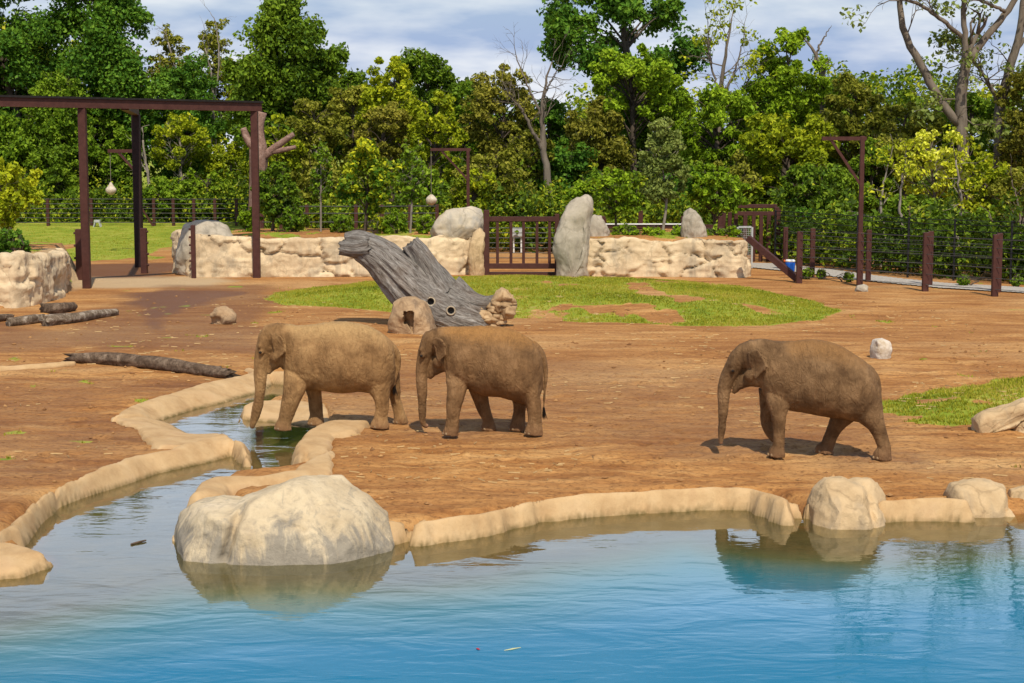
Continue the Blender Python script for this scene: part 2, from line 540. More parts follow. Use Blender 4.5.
# ------------------------------------------------------------------ walls of the planting beds (front base lines, px on the ground)
wall_lines = {
 'mid': [(174, 272), (182, 274), (200, 276.5), (257, 276.5), (330, 276.5), (400, 276), (450, 275), (482, 274)],
 'right': [(570, 276), (600, 276.5), (680, 276.5), (735, 277.5), (750, 276)],
 'left': [(-90, 304), (-30, 306), (14, 308), (40, 304), (60, 296), (68, 290), (66, 284)],
}
bedL = np.concatenate([Gs(wall_lines['left'])[:, :2] + [-0.3, 0.45], [[-20.5, 79.5], [-30, 79.5], [-30, 66]]])
mb_ = Gs(wall_lines['mid'])[:, :2] + [0, 0.5]
bedM = np.concatenate([mb_[1:], [[-1.8, 92.0], [-9, 93.5], [-15.0, 93.0]]])
rb_ = Gs(wall_lines['right'])[:, :2] + [0, 0.5]
bedR = np.concatenate([rb_, [[11.0, 92.0], [3.2, 92.0]]])

grass_island = Gs([(258, 300), (275, 292), (310, 287), (370, 281), (440, 278), (520, 276.5), (600, 278), (680, 280), (740, 285), (790, 294), (838, 309), (842, 316), (800, 323), (740, 327), (680, 326), (600, 322), (530, 320), (470, 318), (400, 313), (330, 307), (285, 305)])
grass_right = Gs([(880, 402), (905, 393), (950, 387), (1000, 378), (1060, 366), (1200, 352), (1240, 400), (1050, 418), (975, 424), (930, 428), (895, 421), (878, 410)])
grass_back = Gs([(10, 229), (60, 229), (180, 230), (186, 262), (140, 258), (100, 261), (40, 260), (0, 258), (-60, 240)])
sand_pad = Gs([(40, 293), (66, 291), (90, 288), (130, 289), (200, 286), (245, 281), (225, 277), (150, 276), (66, 277)])
gravel = Gs([(742, 263), (775, 264), (830, 269.5), (875, 276), (940, 283), (1060, 290), (1200, 298), (1200, 303), (1040, 294.5), (940, 288.5), (868, 281.5), (800, 273), (742, 267)])
wet_poly = [Gs([(150, 330), (135, 318), (120, 300), (110, 292), (190, 290), (250, 292), (235, 303), (205, 308), (165, 318), (170, 332)]),
            Gs([(62, 264), (180, 262), (182, 274), (150, 277), (70, 278)]),
            Gs([(930, 455), (985, 470), (1060, 480), (1060, 487), (960, 478), (880, 463), (780, 452), (800, 447)]),
            Gs([(300, 372), (420, 352), (600, 362), (760, 372), (920, 395), (900, 440), (700, 452), (520, 445), (380, 436), (320, 410)]),
            Gs([(-20, 352), (-20, 322), (60, 330), (120, 300), (175, 285), (262, 284), (300, 300), (250, 318), (262, 352), (180, 350), (90, 345)]),
            Gs([(-60, 390), (90, 372), (190, 380), (110, 405), (130, 440), (60, 475), (0, 525), (-60, 520)]),
            Gs([(70, 340), (105, 318), (140, 312), (175, 330), (165, 345), (100, 349)])]

# footprints trodden into the soil
_rf = np.random.default_rng(77)
FEET = []
for (ax_, ay_, bx_, by_) in ((560, 350, 850, 372), (470, 470, 905, 452), (560, 415, 700, 400), (380, 450, 620, 470), (70, 430, 150, 400), (640, 440, 1000, 470), (420, 400, 700, 345), (30, 470, 140, 425), (560, 435, 690, 425), (900, 350, 1010, 372), (600, 385, 840, 360)):
    q0_, q1_ = G(ax_, ay_), G(bx_, by_)
    n_ = int(np.linalg.norm(q1_ - q0_) / 0.42)
    for k_ in range(n_):
        q_ = q0_ + (q1_ - q0_) * k_ / n_ + np.array([_rf.normal(0, .18), _rf.normal(0, .30), 0])
        FEET.append((q_[0], q_[1], _rf.uniform(.13, .2), _rf.uniform(.025, .06)))
FEET = np.array(FEET)
def foot_h(X, Y):
    z = np.zeros_like(X)
    sel = np.where((np.abs(X) < 16) & (Y > 27) & (Y < 50))[0]
    if len(sel) == 0: return z
    for (fx, fy, fr, fd) in FEET:
        k = sel[(np.abs(X[sel] - fx) < 2.2 * fr) & (np.abs(Y[sel] - fy) < 2.2 * fr)]
        if len(k):
            r = np.hypot(X[k] - fx, Y[k] - fy) / fr
            z[k] += fd * (-1.0 * (1 - sstep(.7, 1.05, r)) + 0.55 * np.exp(-((r - 1.25) / .25) ** 2))
    return z
def ground_h(x, y, detail=True):
    sh = x.shape
    X, Y = x.ravel(), y.ravel()
    near = 1 - sstep(46, 60, Y)
    z = 0.018 * fbm(p3(X * 0.5, Y * 0.5), 3, 11) * (0.5 + 0.5 * near)
    if detail:
        z = z + near * (0.016 * fbm(p3(X * 1.6, Y * 2.2), 4, 21) + 0.020 * ridge(p3(X * 0.8, Y * 2.4), 3, 31) + 0.016 * fbm(p3(X * 3.1, Y * 3.1), 3, 35) - 0.012) + foot_h(X, Y)
    z = z - 0.012
    z += 0.42 * sstep(0.0, 5.5, sdist(X, Y, grass_island))
    z += 0.30 * sstep(0.0, 3.0, sdist(X, Y, grass_right))
    for bed, top in ((bedL, 1.72), (bedM, 1.72), (bedR, 1.75)):
        d = sdist(X, Y, bed)
        z = np.maximum(z, np.where(d > -0.15, top * sstep(-0.15, 0.25, d) + 0.12 * sstep(0, 4, d) + 0.05 * fbm(p3(X, Y), 2, 5), -9))
    # slope of the wooded rise beyond the enclosure
    z += 3.2 * sstep(112, 190, Y)
    # soil falls away under the concrete rims
    for A, B, P in slab_polys:
        d = sdist(X, Y, P)
        z = np.where(d > 0.0, np.minimum(z, -0.05 - 0.65 * sstep(0.0, 0.25, d)), z)
    # basin
    d = sdist(X, Y, pond)
    deep = np.clip((36.5 - Y) / 5.0, 0, 1)                      # the narrow stream upstream is a shallow channel
    bed_z = WL - 0.11 - np.clip(d - 0.3, 0, 9) * 0.03 - 0.55 * np.clip(d - 2.1, 0, 9) - 0.02 * deep
    bed_z = np.maximum(bed_z, WL - 2.6)
    t = sstep(-0.62, -0.12, d)
    z = z * (1 - t) + bed_z * t
    return z.reshape(sh)

def axis(stops):
    out = [stops[0][0]]
    for (a, _), (b, st) in zip(stops[:-1], stops[1:]):
        n = max(1, int(round((b - a) / st)))
        out += list(np.linspace(a, b, n + 1)[1:])
    return np.array(out)
xs = axis([(-900, 0), (-300, 60), (-90, 12), (-46, 1.5), (-15, 0.4), (14.5, 0.10), (48, 0.4), (90, 1.5), (300, 12), (900, 60)])
ys = axis([(-120, 0), (0, 12), (17, 1.0), (26, 0.3), (46, 0.10), (98, 0.4), (130, 1.5), (260, 8), (1400, 60)])
GX, GY = np.meshgrid(xs, ys)
GZ = ground_h(GX, GY)
nx, ny = len(xs), len(ys)
idx = np.arange(nx * ny).reshape(ny, nx)
quads = np.stack([idx[:-1, :-1], idx[:-1, 1:], idx[1:, 1:], idx[1:, :-1]], -1).reshape(-1, 4)
gm = mesh_np('ground', np.stack([GX.ravel(), GY.ravel(), GZ.ravel()], 1), quads, True)

def grass_mask(X, Y):
    n = fbm(p3(X * 0.9, Y * 0.55), 4, 71)
    g = np.zeros_like(X)
    d = sdist(X, Y, grass_island)
    # the right half of the island is worn into bare patches
    worn = 0.25 + 0.75 * sstep(-2.0, 3.0, X)
    nb = fbm(p3(X * 0.75, Y * 0.42), 4, 77)
    g = np.maximum(g, sstep(-0.1, 0.5, d + 0.28 * n) * (1 - worn * sstep(0.15, 0.60, nb + 0.35 * n) * 0.85 * (1 - sstep(8.5, 11, X))))
    d = sdist(X, Y, grass_right)
    g = np.maximum(g, sstep(-0.15, 0.35, d + 0.30 * n) * (1 - 0.8 * sstep(0.35, 0.7, fbm(p3(X * 0.8, Y * 0.8), 3, 79))))
    d = sdist(X, Y, grass_back)
    g = np.maximum(g, sstep(-0.5, 2.0, d + 1.5 * n) * (1 - 0.9 * sstep(-0.05, 0.5, fbm(p3(X * 0.35, Y * 0.16), 4, 78))))
    for bed in (bedL, bedM, bedR):
        d = sdist(X, Y, bed)
        g = np.maximum(g, 0.75 * sstep(0.3, 1.2, d) * sstep(-0.1, 0.3, n))
    g = np.maximum(g, sstep(103, 114, Y + 2 * n) * 0.8)
    # thin tufts scattered over the bare soil
    tf = sstep(0.95, 1.15, fbm(p3(X * 0.9, Y * 1.0), 4, 91)) * (0.25 + 0.75 * (sstep(8, 12, X) + sstep(-5, -9, X)))
    g = np.maximum(g, 0.65 * tf * (Y > 32) * (sdist(X, Y, pond) < -0.7))
    return np.clip(g, 0, 1)
gx, gy = GX.ravel(), GY.ravel()
gmask = grass_mask(gx, gy)
fattr(gm, 'grass', gmask)
wet = np.zeros_like(gx)
for k, wp in enumerate(wet_poly):
    wet = np.maximum(wet, (0.95, 0.9, 0.55, 0.30, 0.55, 0.38, 0.6)[k] * sstep(-0.8, 0.8, sdist(gx, gy, wp) + 0.8 * fbm(p3(gx * .5, gy * .35), 3, 45)))
pd = sdist(gx, gy, pond)
wet = np.maximum(wet, sstep(-0.55, -0.15, pd) * 0.6)
fattr(gm, 'wet', wet)
fattr(gm, 'pad', 0.9 * sstep(-0.6, 0.6, sdist(gx, gy, sand_pad) + 0.5 * fbm(p3(gx * .6, gy * .4), 3, 46)))
fattr(gm, 'under', sstep(-0.02, 0.2, pd))

m, t, b = nodes('dirt_and_grass_ground')
v = texco(t)
vst = texco(t, (0.55, 1.7, 1))
big = noise(t, v, 0.16, 5, 0.6, 0.3)
mid = noise(t, vst, 0.75, 7, 0.66, 0.6)
fine = noise(t, v, 9.0, 5, 0.65)
dirt = ramp(t, mid, [(0.28, (0.20, 0.078, 0.024)), (0.42, (0.36, 0.158, 0.048)), (0.55, (0.50, 0.25, 0.082)), (0.72, (0.66, 0.385, 0.15))])
dirt = mixc(t, ramp(t, big, [(0.42, 0.0), (0.62, 0.60)]), dirt, mixc(t, mid, (0.24, 0.10, 0.034), (0.45, 0.215, 0.075)))
lt = noise(t, texco(t, (0.5, 0.8, 1)), 0.22, 4, 0.6, 0.4)
dirt = mixc(t, ramp(t, lt, [(0.50, 0.0), (0.66, 0.6)]), dirt, mixc(t, mid, (0.50, 0.28, 0.11), (0.72, 0.47, 0.215)))
dirt = mixc(t, ramp(t, fine, [(0.30, 0.70), (0.50, 0.0)]), dirt, (0.13, 0.055, 0.022))
stk = noise(t, texco(t, (0.6, 2.4, 1)), 2.6, 6, 0.72, 1.2)
dirt = mixc(t, ramp(t, stk, [(0.30, 0.75), (0.45, 0.0)]), dirt, (0.16, 0.066, 0.024))
dirt = mixc(t, ramp(t, fine, [(0.60, 0.0), (0.80, 0.5)]), dirt, (0.56, 0.34, 0.15))
dirt = mixc(t, att(t, 'pad'), dirt, mixc(t, fine, (0.40, 0.28, 0.15), (0.58, 0.43, 0.26)))
dirt = mixc(t, att(t, 'wet'), dirt, mixc(t, fine, (0.13, 0.052, 0.023), (0.19, 0.083, 0.037)))
gn = noise(t, v, 0.55, 7, 0.75)
gcol = ramp(t, gn, [(0.3, (0.12, 0.19, 0.018)), (0.5, (0.26, 0.31, 0.03)), (0.72, (0.44, 0.39, 0.09))])
col = mixc(t, ramp(t, mth(t, 'ADD', att(t, 'grass'), mth(t, 'MULTIPLY', mth(t, 'SUBTRACT', noise(t, v, 2.6, 6, 0.7), 0.5), 0.9)), [(0.40, 0.0), (0.62, 1.0)]), dirt, gcol)
bedc = ramp(t, noise(t, v, 1.2, 5, 0.6), [(0.35, (0.10, 0.078, 0.033)), (0.7, (0.27, 0.20, 0.085))])
col = mixc(t, att(t, 'under'), col, bedc)
t.links.new(col, b.inputs['Base Color'])
t.links.new(mth(t, 'SUBTRACT', 0.92, mth(t, 'MULTIPLY', att(t, 'wet'), 0.50)), b.inputs['Roughness'])
nn = bump(t, None, mid, 0.7, 0.16)
nn = bump(t, None, noise(t, v, 3.4, 6, 0.7, 0.5), 0.55, 0.07, nn)
nn = bump(t, None, stk, 0.6, 0.10, nn)
bump(t, b, fine, 0.7, 0.04, nn)
ground = link('ground', gm, m)
tag(ground, kind='structure')

# gravel strip by the far wire fence
def sheet(name, poly, z, mat, cell=0.5):
    lo, hi = poly[:, :2].min(0) - cell, poly[:, :2].max(0) + cell
    x_, y_ = np.meshgrid(np.arange(lo[0], hi[0], cell), np.arange(lo[1], hi[1], cell))
    keep = sdist(x_.ravel(), y_.ravel(), poly).reshape(x_.shape) > -cell * 0.5
    id_ = np.arange(x_.size).reshape(x_.shape)
    q = np.stack([id_[:-1, :-1], id_[:-1, 1:], id_[1:, 1:], id_[1:, :-1]], -1)
    kq = keep[:-1, :-1] & keep[:-1, 1:] & keep[1:, 1:] & keep[1:, :-1]
    q = q[kq]
    zz = ground_h(x_, y_) + z
    used, inv = np.unique(q, return_inverse=True)
    me = mesh_np(name, np.stack([x_.ravel(), y_.ravel(), zz.ravel()], 1)[used], inv.reshape(q.shape), True)
    return link(name, me, mat)
M['gravel'] = mat_mix('pale_gravel', [(0.3, (0.30, 0.27, 0.235)), (0.7, (0.50, 0.46, 0.40))], 9, rough=0.95, bstr=0.8, bscale=18, bdist=0.05)
tag(sheet('gravel_path', gravel, 0.05, M['gravel'], .16), kind='structure')

# ------------------------------------------------------------------ concrete rims
m, t, b = nodes('sand_coloured_concrete')
v = texco(t)
c = ramp(t, noise(t, v, 1.4, 6, 0.62, 0.2), [(0.30, (0.38, 0.235, 0.11)), (0.52, (0.50, 0.335, 0.17)), (0.75, (0.57, 0.405, 0.225))])
c = mixc(t, ramp(t, noise(t, v, 22, 4, 0.7), [(0.55, 0.0), (0.75, 0.35)]), c, (0.30, 0.19, 0.09))
c = mixc(t, ramp(t, noise(t, v, 0.8, 4, 0.6), [(0.55, 0.0), (0.70, 0.5)]), c, (0.42, 0.25, 0.13))
# green-brown tide line just over the water
sep = nd(t, 'ShaderNodeSeparateXYZ'); t.links.new(texco(t), sep.inputs[0])
tide = att(t, 'tide')
c = mixc(t, mth(t, 'MULTIPLY', tide, ramp(t, noise(t, v, 5, 4, 0.6), [(0.3, 0.25), (0.6, 0.95)])), c, (0.13, 0.095, 0.035))
t.links.new(c, b.inputs['Base Color'])
b.inputs['Roughness'].default_value = 0.88
nn = bump(t, None, noise(t, v, 4.5, 6, 0.7), 0.35, 0.05)
bump(t, b, noise(t, v, 40, 4, 0.7), 0.4, 0.012, nn)
M['rim'] = m
def make_bank(spec, A, B, P, seed):
    name, label, _, _, zt, zb = spec
    cell, mg = 0.04, 0.36
    lo, hi = P.min(0) - mg - cell, P.max(0) + mg + cell
    lo = np.maximum(lo, [-22, 15]); hi = np.minimum(hi, [22, 60])
    x_, y_ = np.meshgrid(np.arange(lo[0], hi[0], cell), np.arange(lo[1], hi[1], cell))
    X, Y = x_.ravel(), y_.ravel()
    s = sdist(X, Y, P)
    da, db = ldist(X, Y, A), ldist(X, Y, B)
    tt = db / (da + db + 1e-6)                       # 1 at the far edge, 0 at the near edge
    lo_z, hi_z = (zb, zt) if zt > zb else (zt, zb)
    if zt < zb: tt = 1 - tt
    z = lo_z + (hi_z - lo_z) * (0.55 * np.clip(tt * 1.7, 0, 1) + 0.45 * tt)
    n1 = fbm(p3(X * 1.1, Y * 1.1, seed), 3, 300 + seed)
    n2 = fbm(p3(X * 4, Y * 4, seed), 3, 340 + seed)
    z = z + 0.022 * n1 + 0.010 * n2
    if seed in (2, 4):                     # blunt rounded end
        dc = ldist(X, Y, np.array([A[0], B[0]] if seed == 4 else [A[-1], B[-1]]))
        dc = np.maximum(dc - np.maximum(-s, 0), 0)
        k_ = np.clip(dc / 0.5, 0, 1)
        z = (WL - 0.05) + (z - (WL - 0.05)) * ((0.0 if seed == 4 else 0.6) + (1.0 if seed == 4 else 0.4) * np.sqrt(1 - (1 - k_) ** 2))
    edge = np.clip(s / 0.13, 0, 1)
    z = z - 0.07 * (1 - np.sqrt(1 - (1 - edge) ** 2)) * (hi_z > 0.0)
    ss = s + 0.05 * n2
    z = np.where(ss < 0, z + np.maximum(ss, -mg) * 2.6, z)
    keep = (ss > -mg).reshape(x_.shape)
    id_ = np.arange(x_.size).reshape(x_.shape)
    q = np.stack([id_[:-1, :-1], id_[:-1, 1:], id_[1:, 1:], id_[1:, :-1]], -1)
    q = q[keep[:-1, :-1] & keep[:-1, 1:] & keep[1:, 1:] & keep[1:, :-1]]
    used, inv = np.unique(q, return_inverse=True)
    V = np.stack([X, Y, z], 1)[used]
    loc = np.array([P[:, 0].mean(), P[:, 1].mean(), 0.0])
    me = mesh_np(name, V - loc, inv.reshape(q.shape), True)
    fattr(me, 'tide', np.clip(1 - (V[:, 2] - WL - 0.015) / 0.06, 0, 1))
    return tag(link(name, me, M['rim'], None, loc), label, 'rim', 'concrete rims of the pond and stream')
for k, (sp, (A, B, P)) in enumerate(zip(banks, slab_polys)):
    make_bank(sp, A, B, P, k)

# ------------------------------------------------------------------ water
xw = axis([(-40, 0), (-18, 1.5), (13, 0.16), (40, 1.0)])
yw = axis([(5, 0), (18, 1.0), (48, 0.16)])
WX, WY = np.meshgrid(xw, yw)
wd = sdist(WX.ravel(), WY.ravel(), pond).reshape(WX.shape)
keep = wd > -0.55
idw = np.arange(WX.size).reshape(WX.shape)
q = np.stack([idw[:-1, :-1], idw[:-1, 1:], idw[1:, 1:], idw[1:, :-1]], -1)
q = q[keep[:-1, :-1] & keep[:-1, 1:] & keep[1:, 1:] & keep[1:, :-1]]
used, inv = np.unique(q, return_inverse=True)
WV = np.stack([WX.ravel(), WY.ravel(), np.full(WX.size, WL)], 1)[used]
wm = mesh_np('water', WV, inv.reshape(q.shape), True)
dep = WL - ground_h(WV[:, 0], WV[:, 1])
fattr(wm, 'depth', np.clip(dep, 0, 3))
m, t, b = nodes('pond_water')
t.nodes.remove(b)
v = texco(t)
dp = att(t, 'depth')
tint = ramp(t, mth(t, 'MULTIPLY', dp, 0.5), [(0.0, (0.93, 0.90, 0.80)), (0.25, (0.62, 0.64, 0.42)), (0.6, (0.40, 0.55, 0.45))])
tr = nd(t, 'ShaderNodeBsdfTransparent'); t.links.new(tint, tr.inputs['Color'])
body = nd(t, 'ShaderNodeBsdfDiffuse')
bc = ramp(t, mth(t, 'MULTIPLY', dp, 0.40), [(0.0, (0.11, 0.10, 0.035)), (0.22, (0.075, 0.105, 0.045)), (0.50, (0.012, 0.13, 0.165)), (0.90, (0.002, 0.15, 0.275))])
t.links.new(bc, body.inputs['Color'])
ms = nd(t, 'ShaderNodeMixShader')
t.links.new(ramp(t, mth(t, 'MULTIPLY', dp, 0.9), [(0.0, 0.0), (0.15, 0.30), (0.75, 1.0)]), ms.inputs['Fac'])
t.links.new(tr.outputs[0], ms.inputs[1]); t.links.new(body.outputs[0], ms.inputs[2])
w1 = noise(t, texco(t, (0.7, 1.5, 1)), 1.0, 3, 0.5, 0.5)
w2 = noise(t, texco(t, (0.8, 1.6, 1)), 4.5, 3, 0.5, 0.3)
nn = bump(t, None, w1, 0.055, 0.13)
nn = bump(t, None, w2, 0.025, 0.04, nn)
gl = nd(t, 'ShaderNodeBsdfGlossy'); gl.inputs['Roughness'].default_value = 0.02
gl.inputs['Color'].default_value = (1, 1, 1, 1)
t.links.new(nn, gl.inputs['Normal'])
fr = nd(t, 'ShaderNodeFresnel'); fr.inputs['IOR'].default_value = 1.33
t.links.new(nn, fr.inputs['Normal'])
mo = nd(t, 'ShaderNodeMixShader')
t.links.new(fr.outputs[0], mo.inputs['Fac']); t.links.new(ms.outputs[0], mo.inputs[1]); t.links.new(gl.outputs[0], mo.inputs[2])
t.links.new(mo.outputs[0], t.nodes['Material Output'].inputs['Surface'])
tag(link('water', wm, m), kind='structure')

# ------------------------------------------------------------------ grass blades, soil clods
def blades(name, pts, h, w, seed, mat, n_per=3):
    rg = np.random.default_rng(seed)
    P = np.repeat(pts, n_per, 0)
    n = len(P)
    P = P + np.column_stack([rg.normal(0, 0.04, n), rg.normal(0, 0.04, n), np.zeros(n)])
    a = rg.uniform(0, 2 * math.pi, n)
    hh = h * rg.uniform(0.5, 1.3, n)
    lean = rg.normal(0, 0.35, (n, 2)) * hh[:, None]
    wv = np.column_stack([np.cos(a), np.sin(a), np.zeros(n)]) * (w * rg.uniform(.7, 1.3, n))[:, None]
    tip = P + np.column_stack([lean, hh])
    V = np.stack([P - wv, P + wv, tip], 1).reshape(-1, 3)
    me = mesh_np(name, V, np.arange(3 * n).reshape(-1, 3), False)
    tn = np.clip(rg.normal(0.5, 0.22, n) + 0.25 * fbm(P * [0.5, 0.5, 0], 3, seed), 0, 1)
    fattr(me, 'tint', tn, 'FACE')
    return link(name, me, mat)
M['grass'] = mat_leaf('grass_blades', [(0.095, 0.10, 0.010), (0.22, 0.195, 0.018), (0.34, 0.265, 0.03), (0.46, 0.29, 0.09)], 0.35, 0.6)
rg = np.random.default_rng(5)
cand = []
for poly, n in ((grass_island, 52000), (grass_right, 16000), (grass_back, 9000), (bedL, 1200), (bedM, 5000), (bedR, 2500)):
    lo, hi = poly[:, :2].min(0) - 0.6, poly[:, :2].max(0) + 0.6
    x_, y_ = rg.uniform(lo[0], hi[0], n), rg.uniform(lo[1], hi[1], n)
    cand.append(np.column_stack([x_, y_]))
x_, y_ = rg.uniform(-13, 16, 60000), rg.uniform(32, 60, 60000)
cand.append(np.column_stack([x_, y_]))
cand = np.concatenate(cand)
gmk = grass_mask(cand[:, 0], cand[:, 1])
cand = cand[gmk > rg.uniform(0.3, 1.0, len(cand))]
cand = cand[(np.abs(cand[:, 0]) < 0.34 * cand[:, 1] + 1)]
cz = ground_h(cand[:, 0], cand[:, 1])
tag(blades('grass', np.column_stack([cand, cz - 0.01]), 0.075, 0.017, 6, M['grass']), 'short yellow green grass covering the mounds and the bare soil in tufts', 'grass', kind='stuff')
# clods
rg = np.random.default_rng(9)
n = 6500
cl = np.column_stack([rg.uniform(-16, 17, n), 26 + 44 * rg.uniform(0, 1, n) ** 1.3])
cl = cl[(sdist(cl[:, 0], cl[:, 1], pond) < -0.75) & (grass_mask(cl[:, 0], cl[:, 1]) < 0.3)]
for A, B, P in slab_polys:
    cl = cl[sdist(cl[:, 0], cl[:, 1], P) < -0.2]
keepn = fbm(p3(cl[:, 0] * .6, cl[:, 1] * .6), 3, 55)
cl = cl[keepn > rg.uniform(-0.8, 0.8, len(cl))]
n = len(cl)
cz = ground_h(cl[:, 0], cl[:, 1])
sz = 0.016 + 0.05 * rg.uniform(0, 1, n) ** 4
base = np.array([(1, 0, 0), (0, 1, 0), (-1, 0, 0), (0, -1, 0), (0.1, 0.05, 1), (0, 0, -1)], float)
V = base[None] * sz[:, None, None] * rg.uniform(0.6, 1.4, (n, 6, 1)) * np.array([1.3, 1.1, 0.7])
a = rg.uniform(0, 6.28, n)
V = np.stack([V[..., 0] * np.cos(a)[:, None] - V[..., 1] * np.sin(a)[:, None], V[..., 0] * np.sin(a)[:, None] + V[..., 1] * np.cos(a)[:, None], V[..., 2]], -1)
V += np.column_stack([cl, cz + 0.2 * sz])[:, None, :]
F = np.array([(0, 1, 4), (1, 2, 4), (2, 3, 4), (3, 0, 4), (1, 0, 5), (2, 1, 5), (3, 2, 5), (0, 3, 5)])
me = mesh_np('soil_clods', V.reshape(-1, 3), (F[None] + 6 * np.arange(n)[:, None, None]).reshape(-1, 3), False)
# straw
rg = np.random.default_rng(19)
ns = 2400
st_ = np.column_stack([rg.uniform(-15, 16, ns), 27 + 40 * rg.uniform(0, 1, ns) ** 1.2])
st_ = st_[(sdist(st_[:, 0], st_[:, 1], pond) < -0.8) & (fbm(p3(st_[:, 0] * .35, st_[:, 1] * .35), 3, 58) > 0.05)]
ns = len(st_)
a = rg.uniform(0, 6.28, ns); ln = rg.uniform(.03, .13, ns)
dv_ = np.column_stack([np.cos(a) * ln, np.sin(a) * ln, np.zeros(ns)])
wv_ = np.column_stack([-np.sin(a), np.cos(a), np.zeros(ns)]) * 0.005
c0_ = np.column_stack([st_, ground_h(st_[:, 0], st_[:, 1]) + 0.02])
V_s = np.stack([c0_ - dv_ - wv_, c0_ - dv_ + wv_, c0_ + dv_ + wv_, c0_ + dv_ - wv_, c0_ - dv_ + [0, 0, .015], c0_ + dv_ + [0, 0, .02]], 1).reshape(-1, 3)
F_s = np.array([(0, 4, 5, 3), (4, 1, 2, 5), (0, 3, 2, 1)])
ms_ = mesh_np('straw', V_s, (F_s[None] + 6 * np.arange(ns)[:, None, None]).reshape(-1, 4))
M['straw'] = mat_mix('straw', [(0.3, (0.36, 0.23, 0.10)), (0.7, (0.58, 0.42, 0.20))], 3, bstr=0)
tag(link('straw', ms_, M['straw']), 'thin pale bits of straw and twig strewn over the bare soil', 'straw', kind='stuff')
M['clod'] = mat_mix('soil_clod', [(0.35, (0.18, 0.08, 0.03)), (0.65, (0.42, 0.23, 0.09))], 1.5, bstr=0.3)
tag(link('soil_clods', me, M['clod']), 'small reddish brown clods of soil scattered over the bare ground', 'soil', kind='stuff')

# ------------------------------------------------------------------ rocks
# the big boulder: cream above, mineral-grey staining in ragged streaks lower down
m, t, b = nodes('big_boulder_rock')
v = texco(t)
n1 = noise(t, v, 0.9, 6, 0.62, 0.4); n2 = noise(t, v, 7, 6, 0.68)
c = ramp(t, n1, [(0.32, (0.42, 0.32, 0.195)), (0.52, (0.56, 0.45, 0.29)), (0.70, (0.64, 0.53, 0.37))])
c = mixc(t, ramp(t, n2, [(0.35, 0.45), (0.52, 0.0)]), c, (0.30, 0.24, 0.17))
st = noise(t, texco(t, (1.8, 1.8, 0.28)), 1.7, 6, 0.65, 0.8)
sz_ = nd(t, 'ShaderNodeSeparateXYZ'); t.links.new(v, sz_.inputs[0])
lev = mth(t, 'SUBTRACT', 1.62, sz_.outputs['Z'])
sm_ = ramp(t, mth(t, 'ADD', mth(t, 'MULTIPLY', lev, 0.55), mth(t, 'MULTIPLY', mth(t, 'SUBTRACT', st, 0.5), 1.6)), [(0.05, 0.0), (0.30, 0.85)])
c = mixc(t, sm_, c, mixc(t, n2, (0.14, 0.125, 0.10), (0.29, 0.26, 0.21)))
al = ramp(t, sz_.outputs['Z'], [(0.0, 0.0), (1.0, 1.0)])
t.links.new(c, b.inputs['Base Color']); b.inputs['Roughness'].default_value = 0.85
nn = bump(t, None, n1, 0.5, 0.15)
nn = bump(t, None, n2, 0.6, 0.05, nn)
bump(t, b, noise(t, v, 30, 4, 0.65), 0.4, 0.012, nn)
M['big_rock'] = m
def normals_of(v, f):
    me = bpy.data.meshes.new('tmp'); me.from_pydata([tuple(a) for a in v], [], [tuple(a) for a in f]); me.update()
    n = np.zeros(len(v) * 3, np.float32); me.vertices.foreach_get('normal', n)
    bpy.data.meshes.remove(me)
    return n.reshape(-1, 3)
